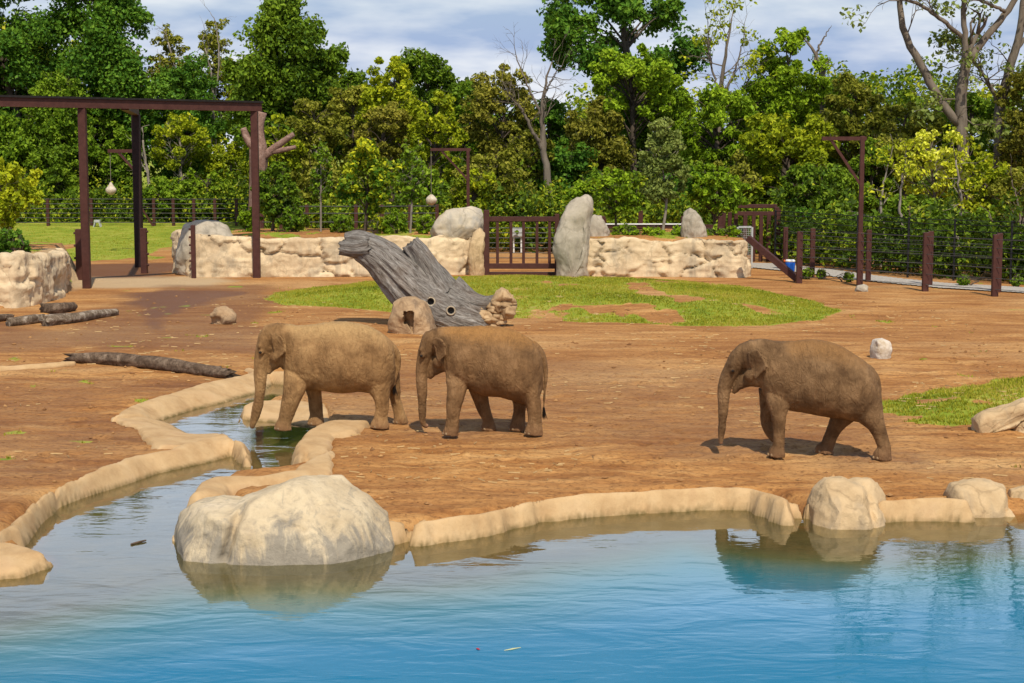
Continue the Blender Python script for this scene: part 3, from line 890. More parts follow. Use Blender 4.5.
def rock_shape(top_px, Y, thick, zbase, seed, amp=0.06, facets=10, p=2.6, K=72, S=44, lean=0.0, carve=None, cut=0.6, grooves=(), planes=()):
    """boulder whose outline at depth Y follows the pixels top_px (left base, over the top, right base)"""
    P = np.array([D(x, y, Y) for x, y in top_px])
    o = np.column_stack([P[:, 0], P[:, 2]])
    o = np.concatenate([[[o[0, 0], zbase]], o, [[o[-1, 0], zbase]]])
    o = linres(o, K)
    cx = (o[0, 0] + o[-1, 0]) / 2
    th = np.linspace(-math.pi / 2, math.pi / 2, S)
    v = []
    for a in th:
        w = np.sign(a) * (abs(math.sin(a)) ** (2 / p))
        s = max(0.02, abs(math.cos(a)) ** (2 / p))
        s = 0.25 + 0.75 * s if abs(a) < 1.55 else 0.25
        sz = 0.30 + 0.70 * abs(math.cos(a)) ** (2 / p)
        if abs(abs(a) - math.pi / 2) < 1e-6: s, sz = 0.02, 0.02
        v.append(np.column_stack([cx + (o[:, 0] - cx) * s + lean * w * 0, np.full(K, Y + w * thick / 2), zbase + (o[:, 1] - zbase) * sz]))
    v = np.concatenate(v)
    f = [(i * K + k, (i + 1) * K + k, (i + 1) * K + k + 1, i * K + k + 1) for i in range(S - 1) for k in range(K - 1)]
    f += [((i + 1) * K, i * K, i * K + K - 1, (i + 1) * K + K - 1) for i in range(S - 1)]
    rg = np.random.default_rng(seed)
    size = max(np.ptp(o[:, 0]), np.ptp(o[:, 1]))
    c = np.array([cx, Y, zbase + 0.45 * np.ptp(o[:, 1])])
    half = np.array([np.ptp(o[:, 0]) / 2, thick / 2, np.ptp(o[:, 1]) * 0.55])
    for k in range(facets):
        n = rg.normal(size=3); n[1] = -abs(n[1]) * 1.3; n /= np.linalg.norm(n)
        sup = np.linalg.norm(n * half)
        off = sup * rg.uniform(0.84, 0.97)
        d = (v - c) @ n - off
        v = v - n * (np.maximum(d, 0) * cut)[:, None]
    for n, fr_o in planes:
        n = np.array(n, float); n /= np.linalg.norm(n)
        d = (v - c) @ n - np.linalg.norm(n * half) * fr_o
        v = v - n * np.maximum(d, 0)[:, None]
    for ax in (0, 2):                                # planes cut the outline back: bring it out to the traced size again
        lo_, hi_ = o[:, ax // 2].min(), o[:, ax // 2].max()
        a0, a1 = v[:, ax].min(), v[:, ax].max()
        v[:, ax] = lo_ + (v[:, ax] - a0) * (hi_ - lo_) / (a1 - a0)
    nn = normals_of(v, f)
    q = v / size
    d = amp * size * (0.9 * fbm(q * 2.2, 4, seed) + 0.35 * ridge(q * 3.1, 4, seed + 50) - 0.2)
    v = v + nn * (d * np.clip((v[:, 2] - zbase) / (0.15 * size), 0, 1))[:, None]
    v = v + nn * (0.006 * size * fbm(q * 16, 3, seed + 9))[:, None]
    for line, wpx, dep_ in grooves:
        rel = v - [0, 0, CAMH]
        fz = rel @ CF
        ax, ay = CX + FPX * (rel @ CR) / fz, CY - FPX * (rel @ CU) / fz
        dd = ldist(ax, ay, np.array(line, float))
        v = v + np.array([0, 1.0, -0.15]) * (dep_ * np.exp(-(dd / wpx) ** 2) * (v[:, 1] < Y))[:, None]
    if carve is not None: v = carve(v)
    return v, f
def rock(name, label, cat, top_px, Y, thick, zbase, seed, mat, group=None, **kw):
    v, f = rock_shape(top_px, Y, thick, zbase, seed, **kw)
    loc = np.array([v[:, 0].mean(), v[:, 1].mean(), max(zbase, v[:, 2].min())])
    b_ = MB().add(v, f)
    return tag(b_.build(name, mat, None, loc, True), label, cat, group)

rock('boulder', 'huge pale cream boulder streaked grey near the waterline at the stream mouth', 'boulder',
     [(164, 556), (168, 535), (177, 519), (192, 509), (214, 506), (238, 507), (242, 503), (262, 496), (290, 486), (318, 481), (340, 483), (353, 493), (372, 505), (388, 521), (396, 545), (398, 556)],
     26.3, 2.45, -1.2, 3, M['big_rock'], amp=0.012, facets=18, planes=[((0.05, -.60, .80), .83), ((-.75, -.35, .55), .86), ((.72, -.45, .5), .88), ((.35, -.8, .45), .90), ((-.3, -.9, .25), .9), ((.1, -.2, 1), .93)], p=4.2, K=140, S=80, cut=.9, grooves=[([(243, 497), (236, 518), (224, 558)], 5.0, .20), ([(282, 522), (304, 531)], 2.0, .05), ([(318, 505), (345, 497), (360, 503)], 2.0, .06), ([(352, 488), (372, 520), (378, 560)], 2.5, .07)])
rock('boulder', 'cream boulder with two humps rising from the pond edge below the lone elephant', 'boulder',
     [(809, 524), (811, 506), (817, 490), (828, 480), (843, 478), (852, 482), (860, 480), (872, 481), (885, 490), (891, 500), (888, 512), (880, 524)],
     28.35, 1.6, -0.8, 14, M['tan_rock'], amp=0.03, facets=14, p=3.4, K=100, S=60, planes=[((-.1, -.5, .85), .84), ((-.8, -.4, .4), .84), ((.75, -.4, .5), .82)], grooves=[([(861, 478), (869, 492), (872, 512), (876, 530)], 3, .14)])
rock('boulder', 'round tan boulder on the right pond shore, second from the photo edge', 'boulder',
     [(958, 518), (950, 506), (948, 495), (953, 484), (968, 481), (992, 481), (1005, 485), (1009, 497), (1006, 512), (998, 518)],
     29.15, 1.2, -0.7, 25, M['tan_rock'], amp=0.03, facets=7, p=2.6)
rock('boulder', 'tan boulder cut by the right photo edge on the pond shore', 'boulder',
     [(1005, 518), (1007, 498), (1010, 488), (1022, 486), (1045, 487), (1062, 494), (1066, 518)], 29.35, 0.9, -0.7, 37, M['tan_rock'], amp=0.03, facets=7)
rock('stone', 'small low stone tucked between the two round boulders at the pond edge', 'stone',
     [(1000, 521), (1003, 512), (1009, 509), (1014, 513), (1017, 521)], 28.75, 0.35, -0.6, 41, M['tan_rock'], amp=0.04, facets=5, K=40, S=24)
rock('stone', 'tiny tan stone at the waterline left of the huge pale boulder', 'stone',
     [(171, 545), (173, 536), (178, 533), (184, 535), (188, 545)], 26.9, 0.3, -0.6, 43, M['tan_rock'], amp=0.04, facets=5, K=40, S=24)
rock('stone', 'white topped block of stone on the bare soil behind the lone elephant', 'stone',
     [(872, 360), (872, 346), (874, 340), (882, 338), (889, 340), (890, 347), (892, 352), (891, 360)], 49.2, 0.55, -0.1, 52, M['white_rock'], amp=0.05, facets=9, p=4.0, K=48, S=30)
rock('stone', 'squat brown lump of rock lying on the soil behind the leading elephant', 'stone',
     [(212, 325), (211, 315), (214, 309), (222, 307), (232, 309), (237, 315), (236, 323), (234, 326)], 59.0, 0.8, -0.1, 54, M['brown_rock'], amp=0.08, facets=9, p=3.0, K=48, S=30)
Yr = G(995, 433)[1]
rock('stone', 'long tilted tan slab of rock beside the grass at the right photo edge', 'stone',
     [(973, 432), (972, 421), (980, 415), (1000, 409), (1030, 400), (1060, 398), (1062, 410), (1040, 418), (1008, 425), (985, 433)], Yr + 0.3, 0.7, -0.1, 57, M['tan_rock'], amp=0.04, facets=8, p=3.2)
rock('stone', 'small rough stone under the tilted slab at the right photo edge', 'stone',
     [(1010, 436), (1013, 424), (1022, 419), (1040, 418), (1052, 436)], Yr + 0.15, 0.6, -0.1, 58, M['tan_rock'], amp=0.06, facets=8)
rock('stone', 'flat grey stone at the foot of the hanging arm post by the right cable fence', 'stone',
     [(855, 290), (857, 286), (864, 284.5), (868, 287), (868, 290)], 72.6, 0.5, -0.05, 60, M['grey_rock'], amp=0.05, K=40, S=24)
# rocks on and beside the planting bed walls
rock('boulder', 'rounded brown grey rock closing the left end of the long carved wall', 'boulder',
     [(176, 274), (177, 258), (180, 238), (186, 225), (200, 221), (215, 221), (226, 226), (232, 236), (234, 274)], 82.6, 2.4, -0.2, 61, M['grey_rock'], amp=0.04, facets=8)
rock('boulder', 'big angular cream boulder set on top of the carved wall beside the gate', 'boulder',
     [(430, 240), (431, 233), (440, 218), (447, 210), (470, 208), (481, 208.5), (483, 214), (484, 240)], 83.0, 1.5, 1.55, 63, M['pale_rock'], amp=0.03, facets=12, p=3.2, cut=.9)
rock('boulder', 'upright end block of the carved wall against the gate post', 'boulder',
     [(468, 275), (469, 246), (473, 232), (480, 228), (485, 232), (485, 275)], 82.0, 0.9, -0.2, 64, M['tan_rock'], amp=0.035, facets=7, p=3.4)
rock('standing_stone', 'tall pale grey standing rock with a curved crest to the right of the gate', 'rock',
     [(556, 275), (557, 250), (560, 222), (566, 207), (576, 199), (586, 197), (590, 199), (589, 215), (590, 240), (592, 275)], 81.0, 1.4, -0.2, 66, M['grey_rock'], amp=0.045, facets=9, p=2.8)
rock('boulder', 'dark shaded rock tucked behind the tall standing rock', 'boulder',
     [(586, 250), (588, 222), (594, 214), (601, 216), (606, 230), (610, 250)], 84.0, 1.2, 0.5, 68, M['grey_rock'], amp=0.06, facets=9)
rock('boulder', 'pointed grey rock leaning on top of the right carved wall', 'boulder',
     [(683, 243), (682, 222), (684, 212), (690, 207.5), (695, 211), (702, 220), (706, 228), (707, 243)], 83.2, 1.0, 1.2, 69, M['grey_rock'], amp=0.05, facets=9)

# ------------------------------------------------------------------ carved walls round the planting beds
def carved_wall(label, line_px, heights, seed, depth=0.8):
    base = Gs(line_px)[:, :2]
    bl = catmull(np.column_stack([base, np.zeros(len(base))]), 400)
    L_ = np.concatenate([[0], np.cumsum(np.linalg.norm(np.diff(bl[:, :2], axis=0), axis=1))])
    n = int(L_[-1] / 0.09)
    s = np.linspace(0, L_[-1], n)
    bx, by = np.interp(s, L_, bl[:, 0]), np.interp(s, L_, bl[:, 1])
    hx = np.interp(np.linspace(0, 1, n), np.linspace(0, 1, len(heights)), heights)
    tx, ty = np.gradient(bx), np.gradient(by)
    k = np.hypot(tx, ty) + 1e-9
    nx_, ny_ = ty / k, -tx / k                      # outward (towards the camera for a left-to-right line)
    hx = hx + 0.10 * fbm(p3(s * 0.7, s * 0), 3, seed)
    prof = [(0.10, -0.25)] + [(0.10 - 0.16 * q, q) for q in np.linspace(0.0, 0.93, 24)] + [(-0.12, 0.985), (-0.22, 1.0), (-0.45, 1.0), (-0.65, 0.97), (-depth, 0.90), (-depth, 0.4)]
    V = []
    for (o, q) in prof:
        V.append(np.column_stack([bx + nx_ * o, by + ny_ * o, hx * q]))
    V = np.stack(V, 1)
    m_ = V.shape[1]
    V = V.reshape(-1, 3)
    S_ = np.repeat(s, m_)
    Q = np.array([pq[1] for pq in prof])
    Qr = np.tile(Q, n)
    pp = np.column_stack([S_ * 0.8, V[:, 2] * 1.1, np.full(len(V), seed * 3.1)])
    # blocks of carved rock: each cell stands out or back by its own amount, with a groove between cells
    U = np.column_stack([S_ / 1.5, V[:, 2] / 0.85])
    wv = np.column_stack([fbm(pp * 1.1, 4, seed), fbm(pp * 1.1 + 40, 4, seed + 3)])
    U = U + 0.30 * wv
    ci = np.floor(U).astype(np.int64)
    f1_ = np.full(len(U), 9.0); f2_ = np.full(len(U), 9.0); id1 = np.zeros(len(U))
    for ox in (-1, 0, 1):
        for oy in (-1, 0, 1):
            cx_i, cy_i = ci[:, 0] + ox, ci[:, 1] + oy
            jx = 0.5 + 0.45 * _hash(cx_i, cy_i, cx_i * 0, seed + 100); jy = 0.5 + 0.45 * _hash(cx_i, cy_i, cx_i * 0 + 1, seed + 100)
            dd = np.hypot(cx_i + jx - U[:, 0], cy_i + jy - U[:, 1])
            hv = _hash(cx_i, cy_i, cx_i * 0 + 2, seed + 100)
            nw = dd < f1_
            f2_ = np.where(nw, f1_, np.minimum(f2_, dd)); id1 = np.where(nw, hv, id1); f1_ = np.where(nw, dd, f1_)
    gap = np.clip((f2_ - f1_) / 0.16, 0, 1)
    d = 0.13 * id1 * sstep(0, 0.5, gap) - 0.24 * (1 - gap) ** 2 * sstep(-0.2, 0.25, fbm(pp * 0.6, 2, seed + 20)) + 0.10 * fbm(pp * 0.55, 3, seed) + 0.06 * ridge(pp * 1.9, 3, seed + 1) + 0.02 * fbm(pp * 7, 3, seed + 2) - 0.05
    fr_ = (Qr < 0.99) & (Qr >= -0.3)
    w_ = np.where(fr_, 1.0, 0.4)
    nrm = np.column_stack([np.repeat(nx_, m_), np.repeat(ny_, m_), np.zeros(len(V))])
    V = V + nrm * (d * w_)[:, None]
    V[:, 2] += np.where(Qr > 0.9, 0.06 * fbm(pp * 2.3, 3, seed + 12), 0)
    f = [(i * m_ + j, (i + 1) * m_ + j, (i + 1) * m_ + j + 1, i * m_ + j + 1) for i in range(n - 1) for j in range(m_ - 1)]
    f += [tuple(range(m_))[::1], tuple((n - 1) * m_ + j for j in range(m_ - 1, -1, -1))]
    loc = np.array([V[:, 0].mean(), V[:, 1].mean(), 0])
    return tag(MB().add(V, f).build('carved_rock_wall', M['wall_rock'], None, loc, True), label, 'wall', 'carved rock walls of the planting beds')
carved_wall('long low carved rock wall behind the big felled trunk, left of the brown gate', wall_lines['mid'], [2.0, 2.0, 1.9, 1.85, 1.9, 1.9, 1.85, 1.9], 5)
carved_wall('low carved rock wall right of the standing rock, ending at the slanting brown beam', wall_lines['right'], [1.8, 1.78, 1.75, 1.8, 1.75], 8)
carved_wall('carved rock wall of the corner bed with streaked face at the left photo edge', wall_lines['left'], [2.1, 2.05, 2.05, 1.95, 1.75, 1.65, 1.6], 11)

# ------------------------------------------------------------------ wood
def rough_tube(path, r, seg=28, n=60, amp=0.08, seed=0, fr=3.0, along=0.5, squash=1.0, end_jag=0.0):
    c = catmull(np.column_stack([np.asarray(path, float), np.broadcast_to(np.asarray(r, float), (len(path),))]), n)
    p, rr = c[:, :3], np.maximum(c[:, 3], 0.002)
    t = np.gradient(p, axis=0); t /= np.linalg.norm(t, axis=1)[:, None] + 1e-9
    s = np.concatenate([[0], np.cumsum(np.linalg.norm(np.diff(p, axis=0), axis=1))])
    u = np.cross(t[0], (0, 1.0, 0)); u /= np.linalg.norm(u) + 1e-9
    a = np.linspace(0, 2 * math.pi, seg, endpoint=False)
    v = []
    for i in range(n):
        u = u - t[i] * np.dot(u, t[i]); u /= np.linalg.norm(u) + 1e-9
        w = np.cross(t[i], u)
        q = np.column_stack([np.cos(a) * fr, np.sin(a) * fr, np.full(seg, s[i] * along)])
        k = 1 + amp * (1.2 * ridge(q, 3, seed) - 0.6) + amp * 1.3 * fbm(q * [0.35, 0.35, 1.2], 3, seed + 4)
        pos = p[i] + (rr[i] * k)[:, None] * (np.cos(a)[:, None] * u + np.sin(a)[:, None] * w)
        if end_jag and (i == 0 or i == n - 1):
            pos = pos + t[i] * (end_jag * fbm(q * 1.7, 2, seed + 8))[:, None]
        v.append(pos)
    v.append(p[0:1] + t[0] * rr[0] * 0.1); v.append(p[-1:] - t[-1] * rr[-1] * 0.1)
    v = np.concatenate(v)
    f = [(i * seg + k, i * seg + (k + 1) % seg, (i + 1) * seg + (k + 1) % seg, (i + 1) * seg + k) for i in range(n - 1) for k in range(seg)]
    f += [(n * seg, (k + 1) % seg, k) for k in range(seg)]
    f += [(n * seg + 1, (n - 1) * seg + k, (n - 1) * seg + (k + 1) % seg) for k in range(seg)]
    return v, f
def mat_wood(name, cols, scale, bstr, bdist):
    m, t, b = nodes(name)
    v = texco(t)
    n1 = noise(t, v, scale, 8, 0.7, 0.8)
    n2 = noise(t, v, scale * 5, 5, 0.7)
    c = ramp(t, n1, [(0.3, cols[0]), (0.5, cols[1]), (0.68, cols[2])])
    c = mixc(t, ramp(t, n2, [(0.3, 0.7), (0.52, 0.0)]), c, tuple(a * 0.35 for a in cols[0]))
    t.links.new(c, b.inputs['Base Color'])
    b.inputs['Roughness'].default_value = 0.85
    nn = bump(t, None, n1, bstr, bdist)
    bump(t, b, n2, bstr, bdist * 0.4, nn)
    return m
M['log_grey'] = mat_wood('weathered_log', [(0.06, 0.04, 0.026), (0.19, 0.14, 0.095), (0.50, 0.43, 0.34)], 2.6, 0.6, 0.05)
M['log_dark'] = mat_wood('dark_log', [(0.045, 0.03, 0.02), (0.13, 0.088, 0.058), (0.27, 0.20, 0.14)], 2.6, 0.6, 0.05)
# grey bark of the big artificial trunk: long furrows that run along the trunk (u = around, v = along, stored on the mesh)
m, t, b = nodes('furrowed_grey_bark')
bu = nd(t, 'ShaderNodeAttribute', attribute_name='barkco')
def bmap(sc):
    mpn = nd(t, 'ShaderNodeMapping'); mpn.inputs['Scale'].default_value = sc
    t.links.new(bu.outputs['Vector'], mpn.inputs['Vector']); return mpn.outputs['Vector']
f1 = noise(t, bmap((4.0, 4.0, 1.05)), 1.6, 7, 0.70, 1.7)
f2 = noise(t, bmap((3, 3, 1.2)), 7, 5, 0.65, 0.4)
c = ramp(t, f1, [(0.34, (0.05, 0.04, 0.032)), (0.47, (0.18, 0.16, 0.137)), (0.66, (0.36, 0.335, 0.30))])
c = mixc(t, ramp(t, f2, [(0.52, 0.0), (0.75, 0.5)]), c, (0.38, 0.36, 0.34))
c = mixc(t, ramp(t, noise(t, texco(t), 0.7, 4), [(0.52, 0.0), (0.68, 0.5)]), c, (0.17, 0.105, 0.062))
t.links.new(c, b.inputs['Base Color']); b.inputs['Roughness'].default_value = 0.8
nn = bump(t, None, f1, 0.9, 0.10)
bump(t, b, f2, 0.5, 0.03, nn)
M['furrow'] = m
M['burl'] = mat_mix('tan_root_wood', [(0.3, (0.20, 0.125, 0.06)), (0.5, (0.40, 0.27, 0.145)), (0.7, (0.54, 0.39, 0.22))], 2.2, bstr=0.6, bscale=7, bdist=0.06)
M['knot'] = mat_mix('pale_knot_ring', [(0.3, (0.30, 0.24, 0.16)), (0.7, (0.50, 0.42, 0.30))], 5, bstr=0.4)

YT = 58.3
def Tp(zx, zy, dy=0.0):            # point of the trunk close-up (4.876 px per photo px) at the trunk's depth
    return D(320 + zx / 4.876, 225 + zy / 4.876, YT + dy)
TS = 4.876 * FPX / YT              # close-up px per metre
def bark_tube(path, rpx, seg, n, amp, seed, jag, holes=()):
    P_ = [Tp(x, y, dy) for x, y, dy in path]
    r_ = [q / TS for q in rpx]
    v, f = rough_tube(P_, r_, seg, n, amp, seed, 3.4, 0.45, end_jag=jag)
    ang = np.tile(np.linspace(0, 2 * math.pi, seg, endpoint=False), n)
    c = catmull(np.array(P_), n); s = np.concatenate([[0], np.cumsum(np.linalg.norm(np.diff(c, axis=0), axis=1))])
    bc = np.column_stack([np.cos(ang), np.sin(ang), np.repeat(s, seg)])
    bc = np.concatenate([bc, [[0, 0, 0], [0, 0, s[-1]]]])
    for (hx, hy, hr) in holes:
        h = Tp(hx, hy)
        d = np.hypot(v[:, 0] - h[0], v[:, 2] - h[2])
        near_ = v[:, 1] < YT
        v[:, 1] += np.where(near_ & (d < hr / TS), 0.42, 0)
    return v, f, bc
def bark_obj(name, parts, parent):
    b_ = MB(); bcs = []
    for v, f, bc in parts:
        b_.add(v, f); bcs.append(bc)
    o = b_.build(name, M['furrow'], parent, None, True)
    a = o.data.attributes.new('barkco', 'FLOAT_VECTOR', 'POINT')
    a.data.foreach_set('vector', np.concatenate(bcs).astype(np.float32).ravel())
    return o
tr_ = thing('felled_tree_trunk', 'huge leaning grey furrowed tree trunk with two knot holes behind the elephants', 'tree trunk', G(470, 322))
holes = [(545, 364, 17), (642, 407, 17)]
bark_obj('trunk', [bark_tube([(118, 85, 0), (200, 100, 0), (290, 155, 0), (370, 230, 0), (450, 310, 0), (540, 375, 0), (640, 425, 0), (760, 470, 0), (860, 520, 0.1)],
                             [52, 74, 92, 108, 116, 118, 116, 102, 60], 110, 170, 0.065, 3, 0.12, holes)], tr_)
bark_obj('branch_stub', [bark_tube([(600, 330, 0.05), (540, 240, 0.0), (480, 145, -0.05), (440, 92, -0.1)], [85, 66, 54, 46], 60, 70, 0.11, 9, 0.10)], tr_)
bark_obj('broken_prong', [bark_tube([(240, 110, -0.25), (170, 118, -0.3), (100, 112, -0.3)], [58, 44, 34], 40, 40, 0.12, 19, 0.10)], tr_)
bark_obj('root', [bark_tube([(640, 330, 0.1), (720, 372, 0), (800, 385, -0.05), (880, 372, -0.1)], [80, 62, 42, 40], 60, 70, 0.09, 13, 0.0)], tr_)
bb = MB()
for k, (x, y, r_) in enumerate([(885, 370, 46), (925, 385, 34), (905, 420, 40), (850, 412, 34), (875, 455, 32), (800, 455, 44), (740, 470, 40), (835, 468, 40), (780, 430, 30), (905, 345, 26)]):
    c_ = Tp(x, y, -0.30)
    v, f = rough_tube([c_ + [-r_ / TS * .9, .1, 0], c_ + [-r_ / TS * .5, 0, 0.02], c_, c_ + [r_ / TS * .5, 0, -.02], c_ + [r_ / TS * .9, .1, 0]], [r_ / TS * .25, r_ / TS * .8, r_ / TS, r_ / TS * .8, r_ / TS * .25], 40, 30, 0.30, 20 + k, 1.9, 2.6)
    bb.add(v, f)
bb.build('root_burl', M['burl'], tr_, None, True)
for (hx, hy, hr) in holes:
    c_ = Tp(hx, hy)
    a = np.linspace(0, 2 * math.pi, 25)
    ring_r = (hr + 3) / TS
    yy = YT - 0.78 if hx < 600 else YT - 0.80
    MB().tube(np.column_stack([c_[0] + ring_r * np.cos(a), np.full(25, yy), c_[2] + ring_r * np.sin(a)]), 0.026, 8, cap=False).build('knot_ring', M['knot'], tr_, None, True)
def niche(v):
    lo_, hi_ = D(404, 311, YT - 2.6), D(414, 324, YT - 2.6)
    mk_ = (v[:, 0] > lo_[0]) & (v[:, 0] < hi_[0]) & (v[:, 2] < lo_[2]) & (v[:, 2] > hi_[2]) & (v[:, 1] < YT - 1.9)
    v[:, 1] += np.where(mk_, 0.55, 0)
    return v
rock('support_stone', 'tan rock with a square hollow propping up the huge grey trunk', 'rock',
     [(388, 342), (389, 320), (393, 302), (402, 297), (415, 297), (425, 302), (433, 318), (440, 342)], YT - 2.0, 1.9, -0.1, 71, M['brown_rock'], amp=0.035, facets=6, K=90, S=60, carve=niche)

def log(label, pts, r, mat, seed, lift=0.0, jag=0.1, group='dead logs lying on the soil', stubs=(), name='log'):
    P_ = np.array([G(x, y, 0.0) for x, y in pts])
    r = np.broadcast_to(np.asarray(r, float), (len(P_),))
    P_[:, 2] = r * 0.85 + lift
    loc = np.array([P_[:, 0].mean(), P_[:, 1].mean(), 0.0])
    v, f = rough_tube(P_, r, 26, 60, 0.10, seed, 2.4, 0.6, end_jag=jag)
    o = MB().add(v, f)
    for (a_, dx, dz, rr) in stubs:
        q = P_[0] * (1 - a_) + P_[-1] * a_
        v, f = rough_tube([q, q + [dx * .5, -.05, dz * .6], q + [dx, -.1, dz]], [rr, rr * .8, rr * .6], 12, 10, 0.1, seed + 3, 2, 1, end_jag=0.05)
        o.add(v, f)
    return tag(o.build(name, mat, None, loc, True), label, 'log', group)
log('long dark dead log split open at its right end, lying left of the leading elephant', [(71, 361), (110, 364), (150, 368), (190, 373), (233, 379)], [0.12, 0.17, 0.18, 0.17, 0.13], M['log_dark'], 31, 0, 0.35, stubs=((.86, .35, .14, .08), (.8, .5, -.02, .07)))
log('knobbly pale grey log pointing right, front of the small log pile at left', [(44, 326), (75, 322), (98, 318), (116, 315)], [0.20, 0.19, 0.16, 0.13], M['log_grey'], 33)
lg_ = log('mottled log with an orange end, left of the knobbly one in the pile', [(9, 326), (28, 324), (46, 321)], [0.16, 0.17, 0.15], M['log_grey'], 35)
oc_ = np.array(G(44.5, 321.3)); oc_[2] = 0.13
v, f = rough_tube([oc_ - [.22, -.02, 0], oc_, oc_ + [.16, -.03, 0]], [.165, .168, .15], 20, 12, .1, 88, 2, 1)
M['split_wood'] = mat_mix('orange_split_wood', [(0.3, (0.36, 0.16, 0.04)), (0.7, (0.55, 0.28, 0.08))], 5, bstr=0.5)
MB().add(v, f).build('split_end', M['split_wood'], lg_, None, True)
log('short dark stump log lying behind the others of the small pile at left', [(43, 314), (58, 313), (73, 310.5)], [0.22, 0.21, 0.17], M['log_dark'], 37)
log('log end poking in at the left photo edge beside the small log pile', [(-30, 324), (-8, 322), (12, 319.5)], [0.15, 0.15, 0.11], M['log_dark'], 39)
rim_l = Gs([(-60, 371), (-10, 371), (20, 369), (50, 366.5), (74, 364)], 0.0)
o = MB()
v, f = rough_tube(rim_l + [0, 0, -0.02], [0.13, 0.14, 0.13, 0.12, 0.1], 16, 60, 0.12, 77, 1.5, 0.7)
tag(o.add(v, f).build('kerb', M['rim'], None, rim_l.mean(0), True), 'thin pale concrete edging running from the left photo edge to the long dark log', 'kerb')

M['rust_dark'] = mat_mix('dark_brown_steel', [(0.3, (0.018, 0.010, 0.010)), (0.7, (0.03, 0.017, 0.015))], 4, rough=0.6, bstr=0.1)
# ------------------------------------------------------------------ steel frame at the left
def post(px, py_top, py_base, w, mat, name, parent, Y=None, mb=None):
    g = G(px, py_base) if Y is None else None
    Yb = g[1] if Y is None else Y
    top = D(px, py_top, Yb)
    x = D(px, (py_base + py_top) / 2, Yb)[0]
    b_ = mb or MB()
    b_.box((x, Yb, (top[2] - 0.1) / 2), (w, w, top[2] + 0.1), 0, 0.02)
    return b_ if mb else b_.build(name, mat, parent)
fr_ = thing('steel_gantry', 'tall brown painted steel frame of posts and a long overhead beam at left', 'frame', G(87, 288))
p1, p2, p3_ = G(87, 288), G(257, 277.5), G(139.5, 267)
H1 = D(80, 108, p1[1])[2]
for pp in (p1, p2):
    MB().box((pp[0], pp[1], H1 / 2 - .05), (0.33, 0.33, H1 + 0.1), 0, 0.03).build('post', M['rust'], fr_)
MB().box((p3_[0], p3_[1], H1 / 2 - .05), (0.40, 0.40, H1 + 0.1), 0, 0.03).build('post', M['rust_dark'], fr_)
dv = (p2 - p1) / np.linalg.norm(p2 - p1)
a_, b_e = p1 - dv * 9.0, p2 + dv * 0.3
up = np.array([0, 0, H1 + 0.19])
MB().bar(a_ + up, b_e + up, 0.42, 0.38).build('beam', M['rust'], fr_)
MB().bar(a_ + up + [0, 0, .235], b_e + up + [0, 0, .235], 0.62, 0.09).build('beam_cap', M['steel_dark'], fr_)
cr0 = p1 + dv * 2.1
MB().bar(np.array([cr0[0], cr0[1], H1 + .1]), np.array([p3_[0], p3_[1], H1 + .1]), 0.34, 0.30).build('cross_beam', M['rust'], fr_)
cf = 'bollard posts of the cable fence by the steel frame'
def bollard(label, px, pt, pb, w, knobs=4, group=cf, kside=-1):
    g = G(px, pb)
    top = D(px, pt, g[1])[2]
    e = thing('fence_post', label, 'post', g, group)
    MB().box((g[0], g[1], top / 2 - .05), (w, w, top + 0.1), 0, 0.025).build('upright', M['rust'], e)
    for k in range(knobs):
        z = top * (0.18 + 0.74 * k / max(1, knobs - 1))
        MB().tube([(g[0] + kside * w * .45, g[1] - .05, z), (g[0] + kside * (w * .5 + .09), g[1] - .05, z)], 0.055, 8).build('cable_clamp', M['rust'], e)
    return g, top
bollard('short brown post standing against the left leg of the steel frame', 81, 229, 279.5, 0.36, 4)
bollard('short brown post beside the dark middle leg of the steel frame', 144.5, 228, 273, 0.30, 4, kside=1)
bollard('dark brown post with cable clamps in front of the rounded rock at the wall end', 194, 225, 278, 0.20, 6, kside=-1)

# ------------------------------------------------------------------ arms with hanging feeders
M['rope'] = mat_mix('rope', [(0.3, (0.14, 0.12, 0.09)), (0.7, (0.24, 0.21, 0.16))], 9, bstr=0.2)
M['sack'] = mat_mix('pale_feeder_ball', [(0.3, (0.42, 0.34, 0.24)), (0.7, (0.62, 0.55, 0.44))], 5, bstr=0.5, bscale=14, bdist=0.05)
def jib(label, mast_px, top, base_Y, arm_px, arm_py, br_mast_py, br_arm_px, w, base_py=None):
    e = thing('feeder_crane', label, 'arm', (D(mast_px, 200, base_Y)[0], base_Y, 0), 'steel arms for hanging feeders')
    x, zt = D(mast_px, arm_py, base_Y)[0], D(mast_px, top, base_Y)[2]
    za = D(mast_px, arm_py, base_Y)[2]
    xa = D(arm_px, arm_py, base_Y)[0]
    MB().box((x, base_Y, zt / 2 - .05), (w, w, zt + .1), 0, 0.02).build('mast', M['rust'], e)
    MB().bar((x + w * .9 * np.sign(x - xa), base_Y - .003, za), (xa, base_Y - .003, za), w * .86, w * .9).build('arm', M['rust'], e)
    zb = D(mast_px, br_mast_py, base_Y)[2]
    MB().bar((x, base_Y + .004, zb), (D(br_arm_px, arm_py, base_Y)[0], base_Y + .004, za - .05), w * .6, w * .6, (0, 1, 0)).build('brace', M['rust'], e)
    return xa, za
